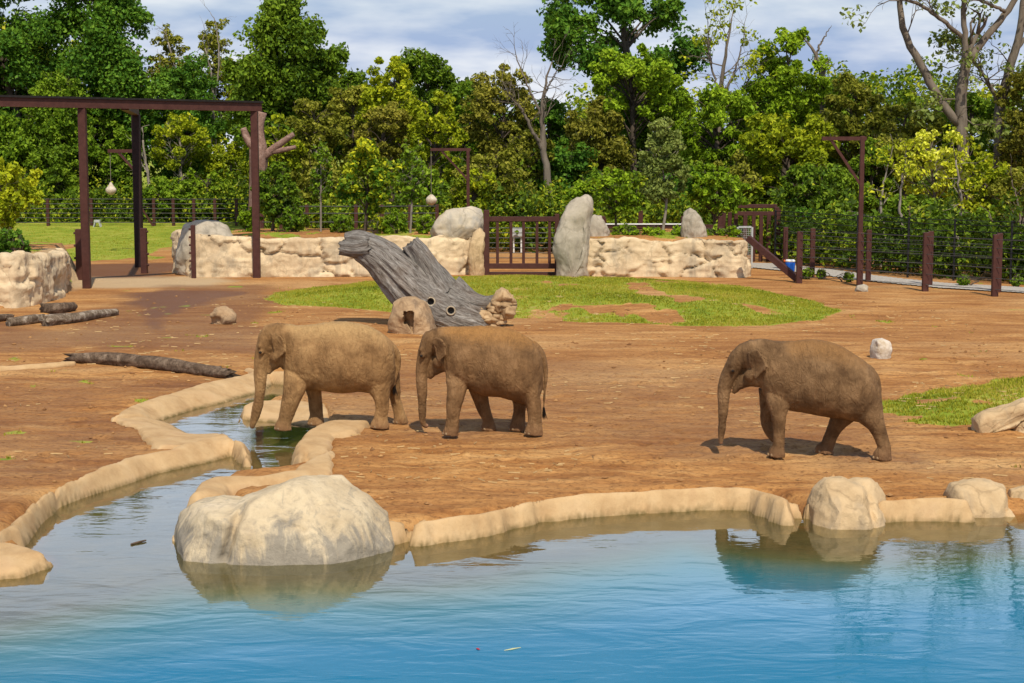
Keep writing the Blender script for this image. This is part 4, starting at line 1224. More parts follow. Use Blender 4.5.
def feeder(label, px, py_top, py_ball, r, xa, za, Y, rope_x=None, neck=True):
    c_ = D(px, py_ball, Y)
    e = thing('hanging_feeder', label, 'feeder', c_, 'pale feeders hung on ropes')
    v, f = rough_tube([c_ + [0, 0, r * 1.5 if neck else r * 1.05], c_ + [0, 0, r * .75], c_ + [0, 0, r * .15], c_ - [0, 0, r * .5], c_ - [0, 0, r * .95]], [r * .16, r * .55, r, r * .85, r * .3], 20, 16, 0.05, 5, 1.5, 1)
    MB().add(v, f).build('ball', M['sack'], e, None, True)
    MB().tube([(c_[0], c_[1], c_[2] + r), (c_[0], c_[1], za)], 0.016, 6).build('rope', M['rope'], e)
Yj = 100.0
xa, za = jib('small brown hanging arm behind the dark middle leg of the steel frame', 135.5, 149, Yj, 108, 151, 172, 118, 0.22)
feeder('white teardrop feeder hanging under the steel frame', 111, 152, 190, 0.30, xa, za, Yj)
Yj = 92.0
xa, za = jib('brown hanging arm standing behind the cream boulder left of the gate', 468, 148, Yj, 430.5, 149.5, 180, 441, 0.17)
feeder('round pale feeder hanging above the wall left of the cream boulder', 431.3, 150, 200, 0.29, xa, za, Yj, neck=False)
Yj = G(861, 285)[1]
jib('tall brown hanging arm rising above the right cable fence', 862.5, 136, Yj, 822, 138.5, 186, 831, 0.19)

# ------------------------------------------------------------------ gate
gt = thing('gate', 'brown steel bar gate between the carved wall and the standing rock', 'gate', G(523, 271))
gY = 82.0
def gx_(px, py=245): return D(px, py, gY)[0]
def gz_(py, px=523): return D(px, py, gY)[2]
MB().box((gx_(486.5), gY, gz_(212) / 2), (0.28, 0.28, gz_(212) + .2), 0, .02).build('gate_post', M['rust'], gt)
MB().box((gx_(557), gY, gz_(216) / 2), (0.22, 0.22, gz_(216) + .2), 0, .02).build('gate_post', M['rust'], gt)
for py, h in ((219, 0.24), (266, 0.26)):
    MB().box(((gx_(488) + gx_(559)) / 2, gY - .02, gz_(py)), (gx_(559) - gx_(488), 0.14, h), 0, .015).build('rail', M['rust'], gt)
for px in (497.5, 511, 523.5, 537, 549.5):
    MB().box((gx_(px), gY - .01, (gz_(220) + gz_(264)) / 2), (0.14, 0.10, gz_(220) - gz_(264)), 0, .01).build('bar', M['rust'], gt)
MB().box(((gx_(488) + gx_(559)) / 2, gY + .25, 0.04), (gx_(559) - gx_(488), 0.5, 0.16), 0, .02).build('sill', M['rust'], gt)
for k in range(7):
    z = gz_(228 + 5 * k)
    MB().tube([(gx_(488), gY + .09, z), (gx_(557), gY + .09, z)], 0.022, 6).build('cable', M['cable'], gt)

# ------------------------------------------------------------------ cable fences
def cable_fence(label, posts, zs, w, mat_p, mat_c, rc=0.02, extra=(), name='cable_fence', group='cable fences of the enclosure'):
    """posts: world (x, y, height)"""
    e = thing(name, label, 'fence', (posts[0][0], posts[0][1], 0), group)
    for (x, y, h) in posts:
        z0 = float(ground_h(np.array([x]), np.array([y]))[0])
        MB().box((x, y, z0 + h / 2 - .05), (w, w, h + .1), 0, .02).build('post', mat_p, e)
    for z in zs:
        MB().tube([(x, y - w * .5, z + float(ground_h(np.array([x]), np.array([y]))[0])) for x, y, _ in posts], rc, 5).build('cable', mat_c, e)
    return e
def pxpost(px, pt, pb):
    g = G(px, pb)
    return (g[0], g[1], D(px, pt, g[1])[2])
Yb = 128.0
lp = [(D(px, 215, Yb)[0], Yb, 2.05) for px in (-40, 4, 48, 91.5, 154, 173.5, 194, 215, 236.5, 262)]
cable_fence('long cable fence with brown posts beyond the grass behind the steel frame', lp, [0.25, 0.6, 0.95, 1.3, 1.65, 2.0], 0.22, M['rust'], M['cable'], 0.028)
Yb = 98.0
mp_ = [(D(px, 215, Yb)[0], Yb, 2.9) for px in (262, 281, 307, 356, 382, 410, 437)]
cable_fence('cable fence with short brown posts behind the planting bed shrubs', mp_, [0.9, 1.4, 1.9, 2.4, 2.8], 0.2, M['rust'], M['cable'], 0.026)
fp = [pxpost(799, 231, 283), pxpost(859.5, 232, 286), pxpost(925, 232, 291), pxpost(994.5, 234, 296), pxpost(1070, 236, 302)]
cable_fence('front cable fence of stout brown posts right of the carved wall', fp, [0.3, 0.75, 1.2, 1.6, 2.0, 2.35], 0.25, M['rust'], M['cable'], 0.013)
fb = [pxpost(785, 227, 270), pxpost(812, 228, 277.5), pxpost(868, 229.5, 281.5), pxpost(929.5, 231, 285.5), pxpost(998, 233, 292)]
cable_fence('second row of brown posts and cables just behind the front cable fence at right', fb, [0.5, 1.0, 1.5, 2.0], 0.22, M['rust'], M['cable'], 0.012)
bk = [(D(px, 240, 0.1 + Y_)[0], Y_, 2.85) for px, Y_ in ((775, 90), (857, 83.5), (908, 80.5), (954, 78.5), (1011, 76.5), (1075, 74))]
cable_fence('black wire fence with thin posts along the woods at right', bk, [0.2, 0.5, 0.8, 1.1, 1.4, 1.7, 2.0, 2.3, 2.6, 2.8], 0.09, M['black_wire'], M['black_wire'], 0.018, name='wire_fence', group=None)
g0, g1 = D(748, 238, 79.2), G(798, 282)
MB_ = MB().bar(g0, np.array([g1[0], g1[1] + .3, 0.12]), 0.24, 0.28)
tag(MB_.build('slanting_beam', M['rust'], None, g1), 'brown beam slanting down from the carved wall end to the first stout fence post', 'beam')

# rails beyond the right planting bed
e = thing('rail_fence', 'brown rail fence with white topped rail behind the right planting bed', 'fence', D(640, 232, 92))
for px in (568, 604, 640.5, 683, 720):
    x = D(px, 230, 92)[0]
    MB().box((x, 92, 1.2), (0.24, 0.24, 2.5 if px != 640.5 else 3.1), 0, .02).build('post', M['rust'], e)
MB().box(((D(560, 225, 92)[0] + D(722, 225, 92)[0]) / 2, 91.85, D(640, 226.5, 92)[2]), (D(722, 225, 92)[0] - D(560, 225, 92)[0], .1, .22), 0, .01).build('rail', M['rust'], e)
M['white'] = mat_mix('white_paint', [(0.3, (0.62, 0.62, 0.60)), (0.7, (0.75, 0.75, 0.73))], 6, rough=0.5, bstr=0.1)
MB().box(((D(604, 225, 92)[0] + D(684, 225, 92)[0]) / 2, 91.83, D(640, 224, 92)[2]), (D(684, 225, 92)[0] - D(604, 225, 92)[0], .2, .07), 0, .01).build('top_rail', M['white'], e)

# corral of posts and beams, right of the bed
e = thing('steel_corral', 'brown corral of close set posts under double beams behind the right wall end', 'corral', D(760, 260, 92))
cY = 92.0
def cz_(py): return D(760, py, cY)[2]
def cx_(px): return D(px, 230, cY)[0]
for px, pt, w, dy in ((727, 214, .20, 1.5), (732, 213, .2, 1.0), (737, 211, .2, .5), (745, 214, .22, 0), (753.5, 214, .2, 0), (761, 214, .2, 0), (768.5, 213, .22, 0), (777, 207, .34, 0)):
    z = cz_(pt)
    MB().box((cx_(px), cY + dy, z / 2), (w, w, z), 0, .02).build('post', M['rust'], e)
MB().box(((cx_(735) + cx_(778)) / 2, cY - .003, cz_(213.5)), (cx_(778) - cx_(735), .2, .22), 0, .015).build('beam', M['rust'], e)
MB().box(((cx_(738) + cx_(778)) / 2, cY + .6, cz_(206.5)), (cx_(778) - cx_(738), .3, .2), 0, .015).build('beam', M['rust'], e)
MB().box(((cx_(740) + cx_(772)) / 2, cY - .004, cz_(265.5)), (cx_(772) - cx_(740), .2, .3), 0, .015).build('beam', M['rust'], e)
# pale framed mesh panel
e = thing('mesh_panel', 'pale framed mesh panel standing at the right end of the carved wall', 'panel', (D(745, 265, 84)[0], 84, 0))
pz = [D(745, py, 84)[2] for py in (227, 268)]
px_ = [D(px, 245, 84)[0] for px in (737.5, 752)]
fb_ = MB()
fb_.box((px_[0], 84, sum(pz) / 2), (.09, .06, pz[0] - pz[1])); fb_.box((px_[1], 84, sum(pz) / 2), (.09, .06, pz[0] - pz[1]))
fb_.box((sum(px_) / 2, 84.002, pz[0]), (px_[1] - px_[0] - .09, .06, .09)); fb_.box((sum(px_) / 2, 84.002, pz[1] + .1), (px_[1] - px_[0] - .09, .06, .09))
M['galv'] = mat_mix('galvanised_frame', [(0.3, (0.32, 0.33, 0.32)), (0.7, (0.46, 0.47, 0.45))], 6, rough=0.5, bstr=0.1)
fb_.build('frame', M['galv'], e)
wb_ = MB()
for k in range(7):
    x = px_[0] + (px_[1] - px_[0]) * (k + 1) / 8
    wb_.box((x, 84.01, sum(pz) / 2), (.012, .012, pz[0] - pz[1] - .1))
for k in range(18):
    z = pz[1] + (pz[0] - pz[1]) * (k + 1) / 19
    wb_.box((sum(px_) / 2, 84.026, z), (px_[1] - px_[0] - .1, .012, .012))
wb_.build('wire_mesh', M['galv'], e)
# blue drink cooler
cY2 = G(790, 272)[1]
cb = G(790, 272)
e = thing('drinks_cooler', 'blue drinks cooler with white lid standing behind the slanting beam', 'cooler', cb)
M['blue'] = mat_mix('blue_plastic', [(0.3, (0.01, 0.085, 0.42)), (0.7, (0.015, 0.11, 0.50))], 6, rough=0.4, bstr=0)
MB().tube([cb + [0, 0, 0], cb + [0, 0, .05], cb + [0, 0, .42], cb + [0, 0, .5]], [.2, .23, .25, .24], 20).build('body', M['blue'], e, None, True)
MB().tube([cb + [0, 0, .505], cb + [0, 0, .56], cb + [0, 0, .62]], [.25, .25, .2], 20).build('lid', M['white'], e, None, True)
M['orange'] = mat_mix('orange_plastic', [(0.3, (0.55, 0.10, 0.02)), (0.7, (0.6, 0.13, 0.03))], 6, rough=0.4, bstr=0)
MB().box(cb + [-.29, -.05, .56], (.08, .1, .1), 0, .02).build('handle', M['orange'], e)
# instrument stand behind the gate
e = thing('meter_stand', 'pair of white pipes with a grey box on top, seen through the gate bars', 'stand', (D(518, 255, 100)[0], 100, 0))
for dx in (-.22, .22):
    x = D(517.5, 250, 100)[0] + dx
    MB().tube([(x, 100, 0), (x, 100, D(518, 233, 100)[2])], .05, 8).build('pipe', M['white'], e)
MB().box((D(517.5, 232, 100)[0], 99.9, D(518, 232, 100)[2]), (.62, .25, .55), 0, .03).build('box', M['galv'], e)
# small white object by the far fence
c_ = D(97.5, 226, 127)
e = thing('stool', 'small white stool like stand by the far cable fence behind the steel frame', 'stool', (c_[0], 127, 0))
MB().box((c_[0], 127, .72), (.42, .42, .2), 0, .02).build('seat', M['galv'], e)
for dx in (-.2, .2):
    for dy in (-.2, .2):
        MB().bar((c_[0] + dx * 1.7, 127 + dy, 0), (c_[0] + dx * .8, 127 + dy * .8, .66), .07, .07).build('leg', M['galv'], e)
# leaning stay on the far fence
a_, b_e = D(140, 210, 127.6), D(155, 230, 127.6)
tag(MB().bar((a_[0], 127.6, 1.9), (b_e[0], 127.6, .1), .12, .12).build('stay', M['rust'], None, (b_e[0], 127.6, 0)), 'thin brown stay leaning against the far cable fence behind the steel frame', 'stay')
# dead forked trunk among the trees, behind the right end of the steel frame
Yf = 104
M['dead_wood'] = mat_wood('dead_tree_wood', [(0.13, 0.075, 0.055), (0.24, 0.15, 0.115), (0.36, 0.25, 0.20)], 2.0, 0.6, 0.05)
e = thing('dead_tree', 'forked reddish brown dead trunk with lopped branches behind the right end of the steel frame', 'dead tree', (D(258, 200, Yf)[0], Yf, 0))
v, f = rough_tube([D(256, 262, Yf), D(257, 200, Yf), D(259, 160, Yf), D(258, 130, Yf), D(262, 112, Yf)], [.6, .5, .55, .4, .3], 24, 50, .08, 91, 2, .5)
MB().add(v, f).build('trunk', M['dead_wood'], e, None, True)
for pts, rr in (([(262, 158), (272, 150), (284, 141), (294, 134)], (.3, .25, .2, .16)), ([(270, 152), (280, 150.5), (296, 147)], (.22, .18, .12)), ([(256, 150), (248, 140), (243, 128)], (.28, .24, .18))):
    v, f = rough_tube([D(x, y, Yf - .1) for x, y in pts], rr, 14, 20, .08, 93, 2, .5)
    MB().add(v, f).build('branch', M['dead_wood'], e, None, True)
# floating bits
c0, c1 = G(131, 545, WL), G(146, 541.5, WL)
tag(MB().tube([c0 + [0, 0, .01], (c0 + c1) / 2 + [0, .01, .015], c1 + [0, 0, .02]], [.016, .02, .012], 6).build('floating_stick', M['log_dark'], None, c0), 'short dark stick floating in the stream mouth left of the huge pale boulder', 'stick')
M['leaf_pale'] = mat_mix('pale_leaf', [(0.3, (0.5, 0.52, 0.25)), (0.7, (0.6, 0.6, 0.35))], 6, bstr=0)
M['leaf_red'] = mat_mix('red_leaf', [(0.3, (0.35, 0.02, 0.04)), (0.7, (0.4, 0.03, 0.05))], 6, bstr=0)
for lab, a2, b2, wdt, mt in (('thin pale green leaf floating on the blue water near the bottom', (504, 651), (521, 648), .012, M['leaf_pale']), ('tiny red leaf floating on the blue water near the bottom', (476, 649), (480, 650), .02, M['leaf_red'])):
    q0, q1 = G(*a2, WL), G(*b2, WL)
    mid_ = (q0 + q1) / 2; sd = np.array([0, wdt * 1.6, 0])
    v = np.array([q0, mid_ - sd, q1, mid_ + sd]) + [0, 0, .006]
    v = np.concatenate([v, v + [0, 0, .006]])
    tag(MB().add(v, [(3, 2, 1, 0), (4, 5, 6, 7), (0, 1, 5, 4), (1, 2, 6, 5), (2, 3, 7, 6), (3, 0, 4, 7)]).build('floating_leaf', mt, None, mid_), lab, 'leaf')

# ------------------------------------------------------------------ elephants
def mat_skin(name, tones, dust, dust_amt):
    m, t, b = nodes(name)
    v = texco(t)
    n1 = noise(t, v, 2.2, 6, 0.6, 0.3)
    n2 = noise(t, v, 14, 6, 0.7)
    c = ramp(t, n1, [(0.36, tones[0]), (0.51, tones[1]), (0.66, tones[2])])
    n3 = noise(t, texco(t, (1, 1, 0.8)), 5.5, 7, 0.7, 1.0)
    c = mixc(t, ramp(t, n3, [(0.34, 0.20), (0.50, 0.0)]), c, tuple(a * 0.66 for a in tones[0]))
    c = mixc(t, ramp(t, n2, [(0.30, 0.16), (0.5, 0.0)]), c, tuple(a * 0.6 for a in tones[0]))
    # dust and straw thrown over the back
    dn = noise(t, texco(t, (1.2, 1, 2.4)), 9, 6, 0.75, 1.2)
    da = att(t, 'dust')
    dm = ramp(t, mth(t, 'ADD', da, mth(t, 'MULTIPLY', mth(t, 'SUBTRACT', dn, 0.5), 1.1)), [(0.30, 0.0), (0.95, 1.0)])
    c = mixc(t, mth(t, 'MULTIPLY', dm, dust_amt), c, mixc(t, dn, dust[0], dust[1]))
    # mud on the feet
    c = mixc(t, mth(t, 'MULTIPLY', att(t, 'mud'), 0.6), c, (0.25, 0.135, 0.07))
    c = mixc(t, mth(t, 'MULTIPLY', att(t, 'ear'), 0.55), c, tones[2])
    c = mixc(t, att(t, 'pink'), c, (0.42, 0.22, 0.15))
    c = mixc(t, 1.0, c, (0.95, 0.91, 0.85), 'MULTIPLY')
    t.links.new(c, b.inputs['Base Color'])
    b.inputs['Roughness'].default_value = 0.8
    vo = nd(t, 'ShaderNodeTexVoronoi', feature='DISTANCE_TO_EDGE')
    vo.inputs['Scale'].default_value = 17
    warp = nd(t, 'ShaderNodeVectorMath', operation='ADD')
    wn_ = nd(t, 'ShaderNodeTexNoise'); wn_.inputs['Scale'].default_value = 5; wn_.inputs['Detail'].default_value = 4
    t.links.new(v, wn_.inputs['Vector']); t.links.new(v, warp.inputs[0]); t.links.new(wn_.outputs['Color'], warp.inputs[1])
    t.links.new(warp.outputs[0], vo.inputs['Vector'])
    nn = bump(t, None, vo.outputs['Distance'], 0.4, 0.035)
    wr = noise(t, texco(t, (2.2, 1.0, 1.0)), 3.6, 5, 0.62, 2.2)
    nn = bump(t, None, wr, 0.8, 0.07, nn)
    bump(t, b, n2, 0.3, 0.02, nn)
    return m

def lofted(path, seg=28, n=40):
    """path rows x, z, in-plane radius, side radius, side offset -> closed tube in the elephant's own metres"""
    P_ = np.array([(p[0], p[4], p[1], p[2], p[3]) for p in path], float)
    c = catmull(P_, n)
    p, ri, rl = c[:, :3], np.maximum(c[:, 3], .008), np.maximum(c[:, 4], .008)
    t = np.gradient(p, axis=0); t[:, 1] *= 0.5
    t /= np.linalg.norm(t, axis=1)[:, None]
    a = np.linspace(0, 2 * math.pi, seg, endpoint=False)
    v = []
    for i in range(n):
        nn = np.array([-t[i, 2], 0, t[i, 0]]); nn /= np.linalg.norm(nn) + 1e-9
        v.append(p[i] + ri[i] * np.cos(a)[:, None] * nn + rl[i] * np.sin(a)[:, None] * np.array([0, 1.0, 0]))
    v = np.concatenate(v)
    f = [(i * seg + k, i * seg + (k + 1) % seg, (i + 1) * seg + (k + 1) % seg, (i + 1) * seg + k) for i in range(n - 1) for k in range(seg)]
    f += [tuple(range(seg - 1, -1, -1)), tuple((n - 1) * seg + k for k in range(seg))]
    return v, f
def torso_shape(st, X, Z, S, seg=40, n=60):
    """stations: px x, px top, px bottom, half width m"""
    c = catmull(np.array([(X(s[0]), Z(s[1]), Z(s[2]), s[3]) for s in st]), n)
    a = np.linspace(0, 2 * math.pi, seg, endpoint=False)
    v = []
    for (x, zt, zb, w) in c:
        h = max(0.01, (zt - zb) / 2); m_ = (zt + zb) / 2
        ca, sa = np.cos(a), np.sin(a)
        e = 2 / 2.25
        yy = np.sign(ca) * np.abs(ca) ** e * max(w, .01)
        zz = np.sign(sa) * np.abs(sa) ** e * h
        yy = yy * (1 - 0.13 * np.clip(zz / h, 0, 1) ** 2 + 0.05 * np.clip(-zz / h, 0, 1))      # narrower spine, fuller belly
        v.append(np.column_stack([np.full(seg, x), yy, m_ + zz]))
    v = np.concatenate(v)
    f = [(i * seg + k, i * seg + (k + 1) % seg, (i + 1) * seg + (k + 1) % seg, (i + 1) * seg + k) for i in range(n - 1) for k in range(seg)]
    f += [tuple(range(seg - 1, -1, -1)), tuple((n - 1) * seg + k for k in range(seg))]
    return v, f
def ear_shape(poly, X, Z, side, front_y, flare):
    """outline px -> a curved flap with thickness"""
    q = linres(np.array(poly + [poly[0]], float), 49)[:-1]
    cx, cy = q.mean(0)
    rings = [1.0, 0.72, 0.4, 0.12]
    x0, x1 = q[:, 0].min(), q[:, 0].max()
    y0, y1 = q[:, 1].min(), q[:, 1].max()
    V = []
    for lay in (0, 1):
        for r in rings:
            xx, yy = cx + (q[:, 0] - cx) * r, cy + (q[:, 1] - cy) * r
            u = (xx - x0) / (x1 - x0); w_ = (yy - y0) / (y1 - y0)
            lat = front_y + (flare + .05) * u ** 1.3 - 0.05 * (u - .5) ** 2 + 0.02 * np.sin(6 * w_ + 2 * u) - 0.05 * w_
            th = 0.024 + 0.01 * (r == 1.0)
            V.append(np.column_stack([X(xx), side * (lat + (th if lay == 0 else -th)), Z(yy)]))
    V = np.concatenate(V)
    n = len(q); nr = len(rings)
    f = []
    for lay in (0, 1):
        o = lay * n * nr
        for r in range(nr - 1):
            for k in range(n):
                qd = (o + r * n + k, o + r * n + (k + 1) % n, o + (r + 1) * n + (k + 1) % n, o + (r + 1) * n + k)
                f.append(qd if lay == 0 else qd[::-1])
        c_ = tuple(o + (nr - 1) * n + k for k in range(n))
        f.append(c_ if lay == 0 else c_[::-1])
    for k in range(n):
        f.append((k, n * nr + k, n * nr + (k + 1) % n, (k + 1) % n))
    return V, f
def elephant(label, spec, mat, yaw=0.0):
    x0, y0, sc = spec['crop']
    zb = spec['base']
    px_c, py_b = x0 + spec['cx'] / sc, y0 + zb / sc
    loc = G(px_c, py_b)
    depth = loc[1]
    S = (py_b - YH) / CAMH * sc
    X = lambda v: (np.asarray(v, float) - spec['cx']) / S
    Z = lambda v: (zb - np.asarray(v, float)) / S
    mb = MB()
    mb.add(*torso_shape(spec['torso'], X, Z, S))
    for key in ('dome', 'trunk', 'jaw'):
        mb.add(*lofted([(float(X(p[0])), float(Z(p[1])), p[2] / S, p[3], 0.0) for p in spec[key]], 28, 60))
    for p in spec.get('lumps', []):                       # brow, cheek: x, y, radius px, side offset m
        for sd in (-1, 1):
            r = p[2] / S
            mb.add(*lofted([(float(X(p[0])) - r * .9, float(Z(p[1])), r * .35, r * .35, sd * p[3]), (float(X(p[0])), float(Z(p[1])), r, r, sd * p[3]), (float(X(p[0])) + r * .9, float(Z(p[1])), r * .35, r * .35, sd * p[3])], 16, 14))
    for lat, fy, pts in spec['legs']:
        zl = lambda v, fy=fy: (fy - np.asarray(v, float)) / S
        mb.add(*lofted([(float(X(p[0])), float(zl(p[1])), p[2] / S, (p[2] / S) * float(np.interp(p[2], [40, 85], [0.88, 0.62])) * (0.8, 0.95, 1)[min(k, 2)], lat * (0.45, 0.80, 1.0)[min(k, 2)]) for k, p in enumerate(pts)], 28, 60))
    if spec.get('lifted'):
        lat, fy, pts = spec['lifted']
        zl = lambda v: (fy - np.asarray(v, float)) / S
        mb.add(*lofted([(float(X(p[0])), float(zl(p[1])), p[2] / S, p[2] / S * .85, lat) for p in pts], 28, 60))
    mb.add(*lofted([(float(X(p[0])), float(Z(p[1])), p[2] / S, p[2] / S * 1.0, 0.0) for p in spec['tail']], 14, 50))
    for sd in (-1, 1):
        mb.add(*ear_shape(spec['ear'], X, Z, sd, spec['ear_y'][0], spec['ear_y'][1]))
    tmp = mb.build('tmp', None)
    md = tmp.modifiers.new('r', 'REMESH'); md.mode = 'VOXEL'; md.voxel_size = 0.021; md.use_smooth_shade = True
    sm = tmp.modifiers.new('s', 'SMOOTH'); sm.factor = 0.5; sm.iterations = 5
    dg = bpy.context.evaluated_depsgraph_get()
    me = bpy.data.meshes.new_from_object(tmp.evaluated_get(dg))
    bpy.data.objects.remove(tmp)
    n = len(me.vertices)
    co = np.zeros(n * 3, np.float32); me.vertices.foreach_get('co', co); co = co.reshape(-1, 3).astype(float)
    no = np.zeros(n * 3, np.float32); me.vertices.foreach_get('normal', no); no = no.reshape(-1, 3)
    # folds of loose skin
    q = co * [3.0, 3.0, 6.0]
    legs = np.clip((1.15 - co[:, 2]) / 0.5, 0, 1)
    d = 0.006 * fbm(co * 3.0, 3, 7) + 0.004 * ridge(q * 0.8, 3, 8) * (0.3 + legs)
    tr_m = co[:, 0] < float(X(spec['trunk'][2][0] + 32))
    d = d + np.where(tr_m & (co[:, 2] < 1.25), 0.0022 * np.sin(co[:, 2] * 95 + 6 * co[:, 0]), 0)
    # muscle and bone under the skin of the flank: px x, px y, radius x, radius y, height (m)
    for (bx_, by_, rx_, ry_, hh) in spec['relief']:
        gsn = np.exp(-((co[:, 0] - float(X(bx_))) / (rx_ / S)) ** 2 - ((co[:, 2] - float(Z(by_))) / (ry_ / S)) ** 2)
        d = d + hh * gsn * np.abs(no[:, 1])
    # rib and flank modelling
    d = d + 0.018 * fbm(co * [1.6, 0.8, 0.9], 2, 12) * (1 - legs) + 0.007 * ridge(co * [5.5, 3, 1.6] + 0.6 * fbm(co * 2, 2, 14)[:, None], 3, 13) * (1 - .5 * legs)
    co2 = co + no * d[:, None]
    co2[:, 2] = np.maximum(co2[:, 2], np.where(co[:, 2] < 0.02, 0.0, co2[:, 2]))
    me.vertices.foreach_set('co', co2.astype(np.float32).ravel())
    me.update()
    top = float(Z(min(s[1] for s in spec['torso'])))
    dx0, dx1 = [float(X(a)) for a in spec['dust']]
    dust = sstep(0.45, 1.0, co[:, 2] / top * 0.62 + 0.38 * np.clip(no[:, 2], -1, 1)) * sstep(dx0 - .35, dx0 + .15, co[:, 0]) * (1 - sstep(dx1 - .15, dx1 + .4, co[:, 0]))
    fattr(me, 'dust', dust)
    fattr(me, 'mud', np.clip(1 - co[:, 2] / (0.28 + 0.1 * fbm(co * 3, 2, 5)), 0, 1) * (~tr_m))
    ep = np.array(spec['ear'], float)
    epx = np.column_stack([X(ep[:, 0]), Z(ep[:, 1])])
    es = sdist(co[:, 0], co[:, 2], epx)
    fattr(me, 'ear', np.clip(1 - np.abs(es) / 0.045, 0, 1) * (np.abs(co[:, 1]) > spec['ear_y'][0] - .02))
    tip = spec['trunk'][-1]
    tpt = np.array([float(X(tip[0])), 0, float(Z(tip[1]))])
    fattr(me, 'pink', np.clip(1 - np.linalg.norm(co - tpt, axis=1) / 0.10, 0, 1) * spec.get('pink', 0.6))
    me.polygons.foreach_set('use_smooth', np.full(len(me.polygons), True))
    e = thing('elephant', label, 'elephant', loc, 'elephants walking in the enclosure', -math.atan2(loc[0], loc[1]) + yaw)
    me.materials.clear()
    link('body', me, mat, e)
    # eyes, nails, tail hair
    ex, ey = spec['eye']
    for sd in (-1, 1):
        cand_ = co2[(np.abs(co2[:, 0] - X(ex)) < .035) & (np.abs(co2[:, 2] - Z(ey)) < .035)]
        lat = np.abs(cand_[:, 1]).max() if len(cand_) else .2
        eb = MB()
        v, f = lofted([(float(X(ex)) - .035, float(Z(ey)), .006, .006, sd * (lat - .015)), (float(X(ex)), float(Z(ey)), .030, .028, sd * (lat - .006)), (float(X(ex)) + .035, float(Z(ey)), .006, .006, sd * (lat - .015))], 14, 14)
        eb.v.append(v); eb.f += f; eb.n += len(v)
        m_ = bpy.data.meshes.new('eye'); m_.from_pydata([tuple(a) for a in v], [], f); m_.polygons.foreach_set('use_smooth', np.full(len(m_.polygons), True))
        link('eye', m_, M['eye'], e)
    for lat, fy, pts in spec['legs']:
        fx, fr = float(X(pts[-1][0])), pts[-1][2] / S
        for a in (-1.0, -0.35, 0.35, 1.0):
            c_ = np.array([fx - math.cos(a) * fr * .90, lat + math.sin(a) * fr * .76, 0.05])
            v, f = lofted([(c_[0] - .022, .04, .016, .022, c_[1]), (c_[0], .045, .036, .036, c_[1]), (c_[0] + .03, .045, .02, .02, c_[1])], 12, 8)
            m_ = bpy.data.meshes.new('toenail'); m_.from_pydata([tuple(q_) for q_ in v], [], f); m_.polygons.foreach_set('use_smooth', np.full(len(m_.polygons), True))
            link('toenail', m_, M['nail'], e)
    tl = spec['tail'][-1]
    rg = np.random.default_rng(4)
    tb = MB()
    tx, tz = float(X(tl[0])), float(Z(tl[1]))
    for k in range(24):
        o1 = rg.normal(0, .018, 2)
        tb.tube([(tx + o1[0] * .4, o1[1] * .5, tz + .06), (tx + o1[0], o1[1], tz - .06), (tx + o1[0] * 1.8 + .01, o1[1] * 1.6, tz - .14 - .06 * rg.random())], [.007, .006, .002], 4)
    v = np.concatenate(tb.v)
    m_ = bpy.data.meshes.new('tail_tuft'); m_.from_pydata([tuple(a) for a in v], [], tb.f)
    link('tail_tuft', m_, M['eye'], e)
    return e
M['eye'] = mat_mix('dark_eye_and_hair', [(0.3, (0.012, 0.009, 0.007)), (0.7, (0.025, 0.018, 0.014))], 5, rough=0.6, bstr=0)
M['nail'] = mat_mix('toenail_horn', [(0.3, (0.20, 0.125, 0.065)), (0.7, (0.30, 0.20, 0.11))], 6, rough=0.6, bstr=0.1)
skinA = mat_skin('dusty_tan_skin', [(0.20, 0.112, 0.048), (0.31, 0.182, 0.08), (0.42, 0.26, 0.118)], [(0.38, 0.235, 0.10), (0.55, 0.37, 0.175)], 0.85)
skinB = mat_skin('brown_skin_orange_dust', [(0.14, 0.078, 0.036), (0.22, 0.126, 0.058), (0.30, 0.180, 0.088)], [(0.26, 0.122, 0.036), (0.44, 0.24, 0.085)], 0.9)
skinC = mat_skin('grey_brown_skin', [(0.115, 0.065, 0.031), (0.195, 0.115, 0.056), (0.29, 0.178, 0.09)], [(0.18, 0.088, 0.030), (0.36, 0.20, 0.08)], 0.9)

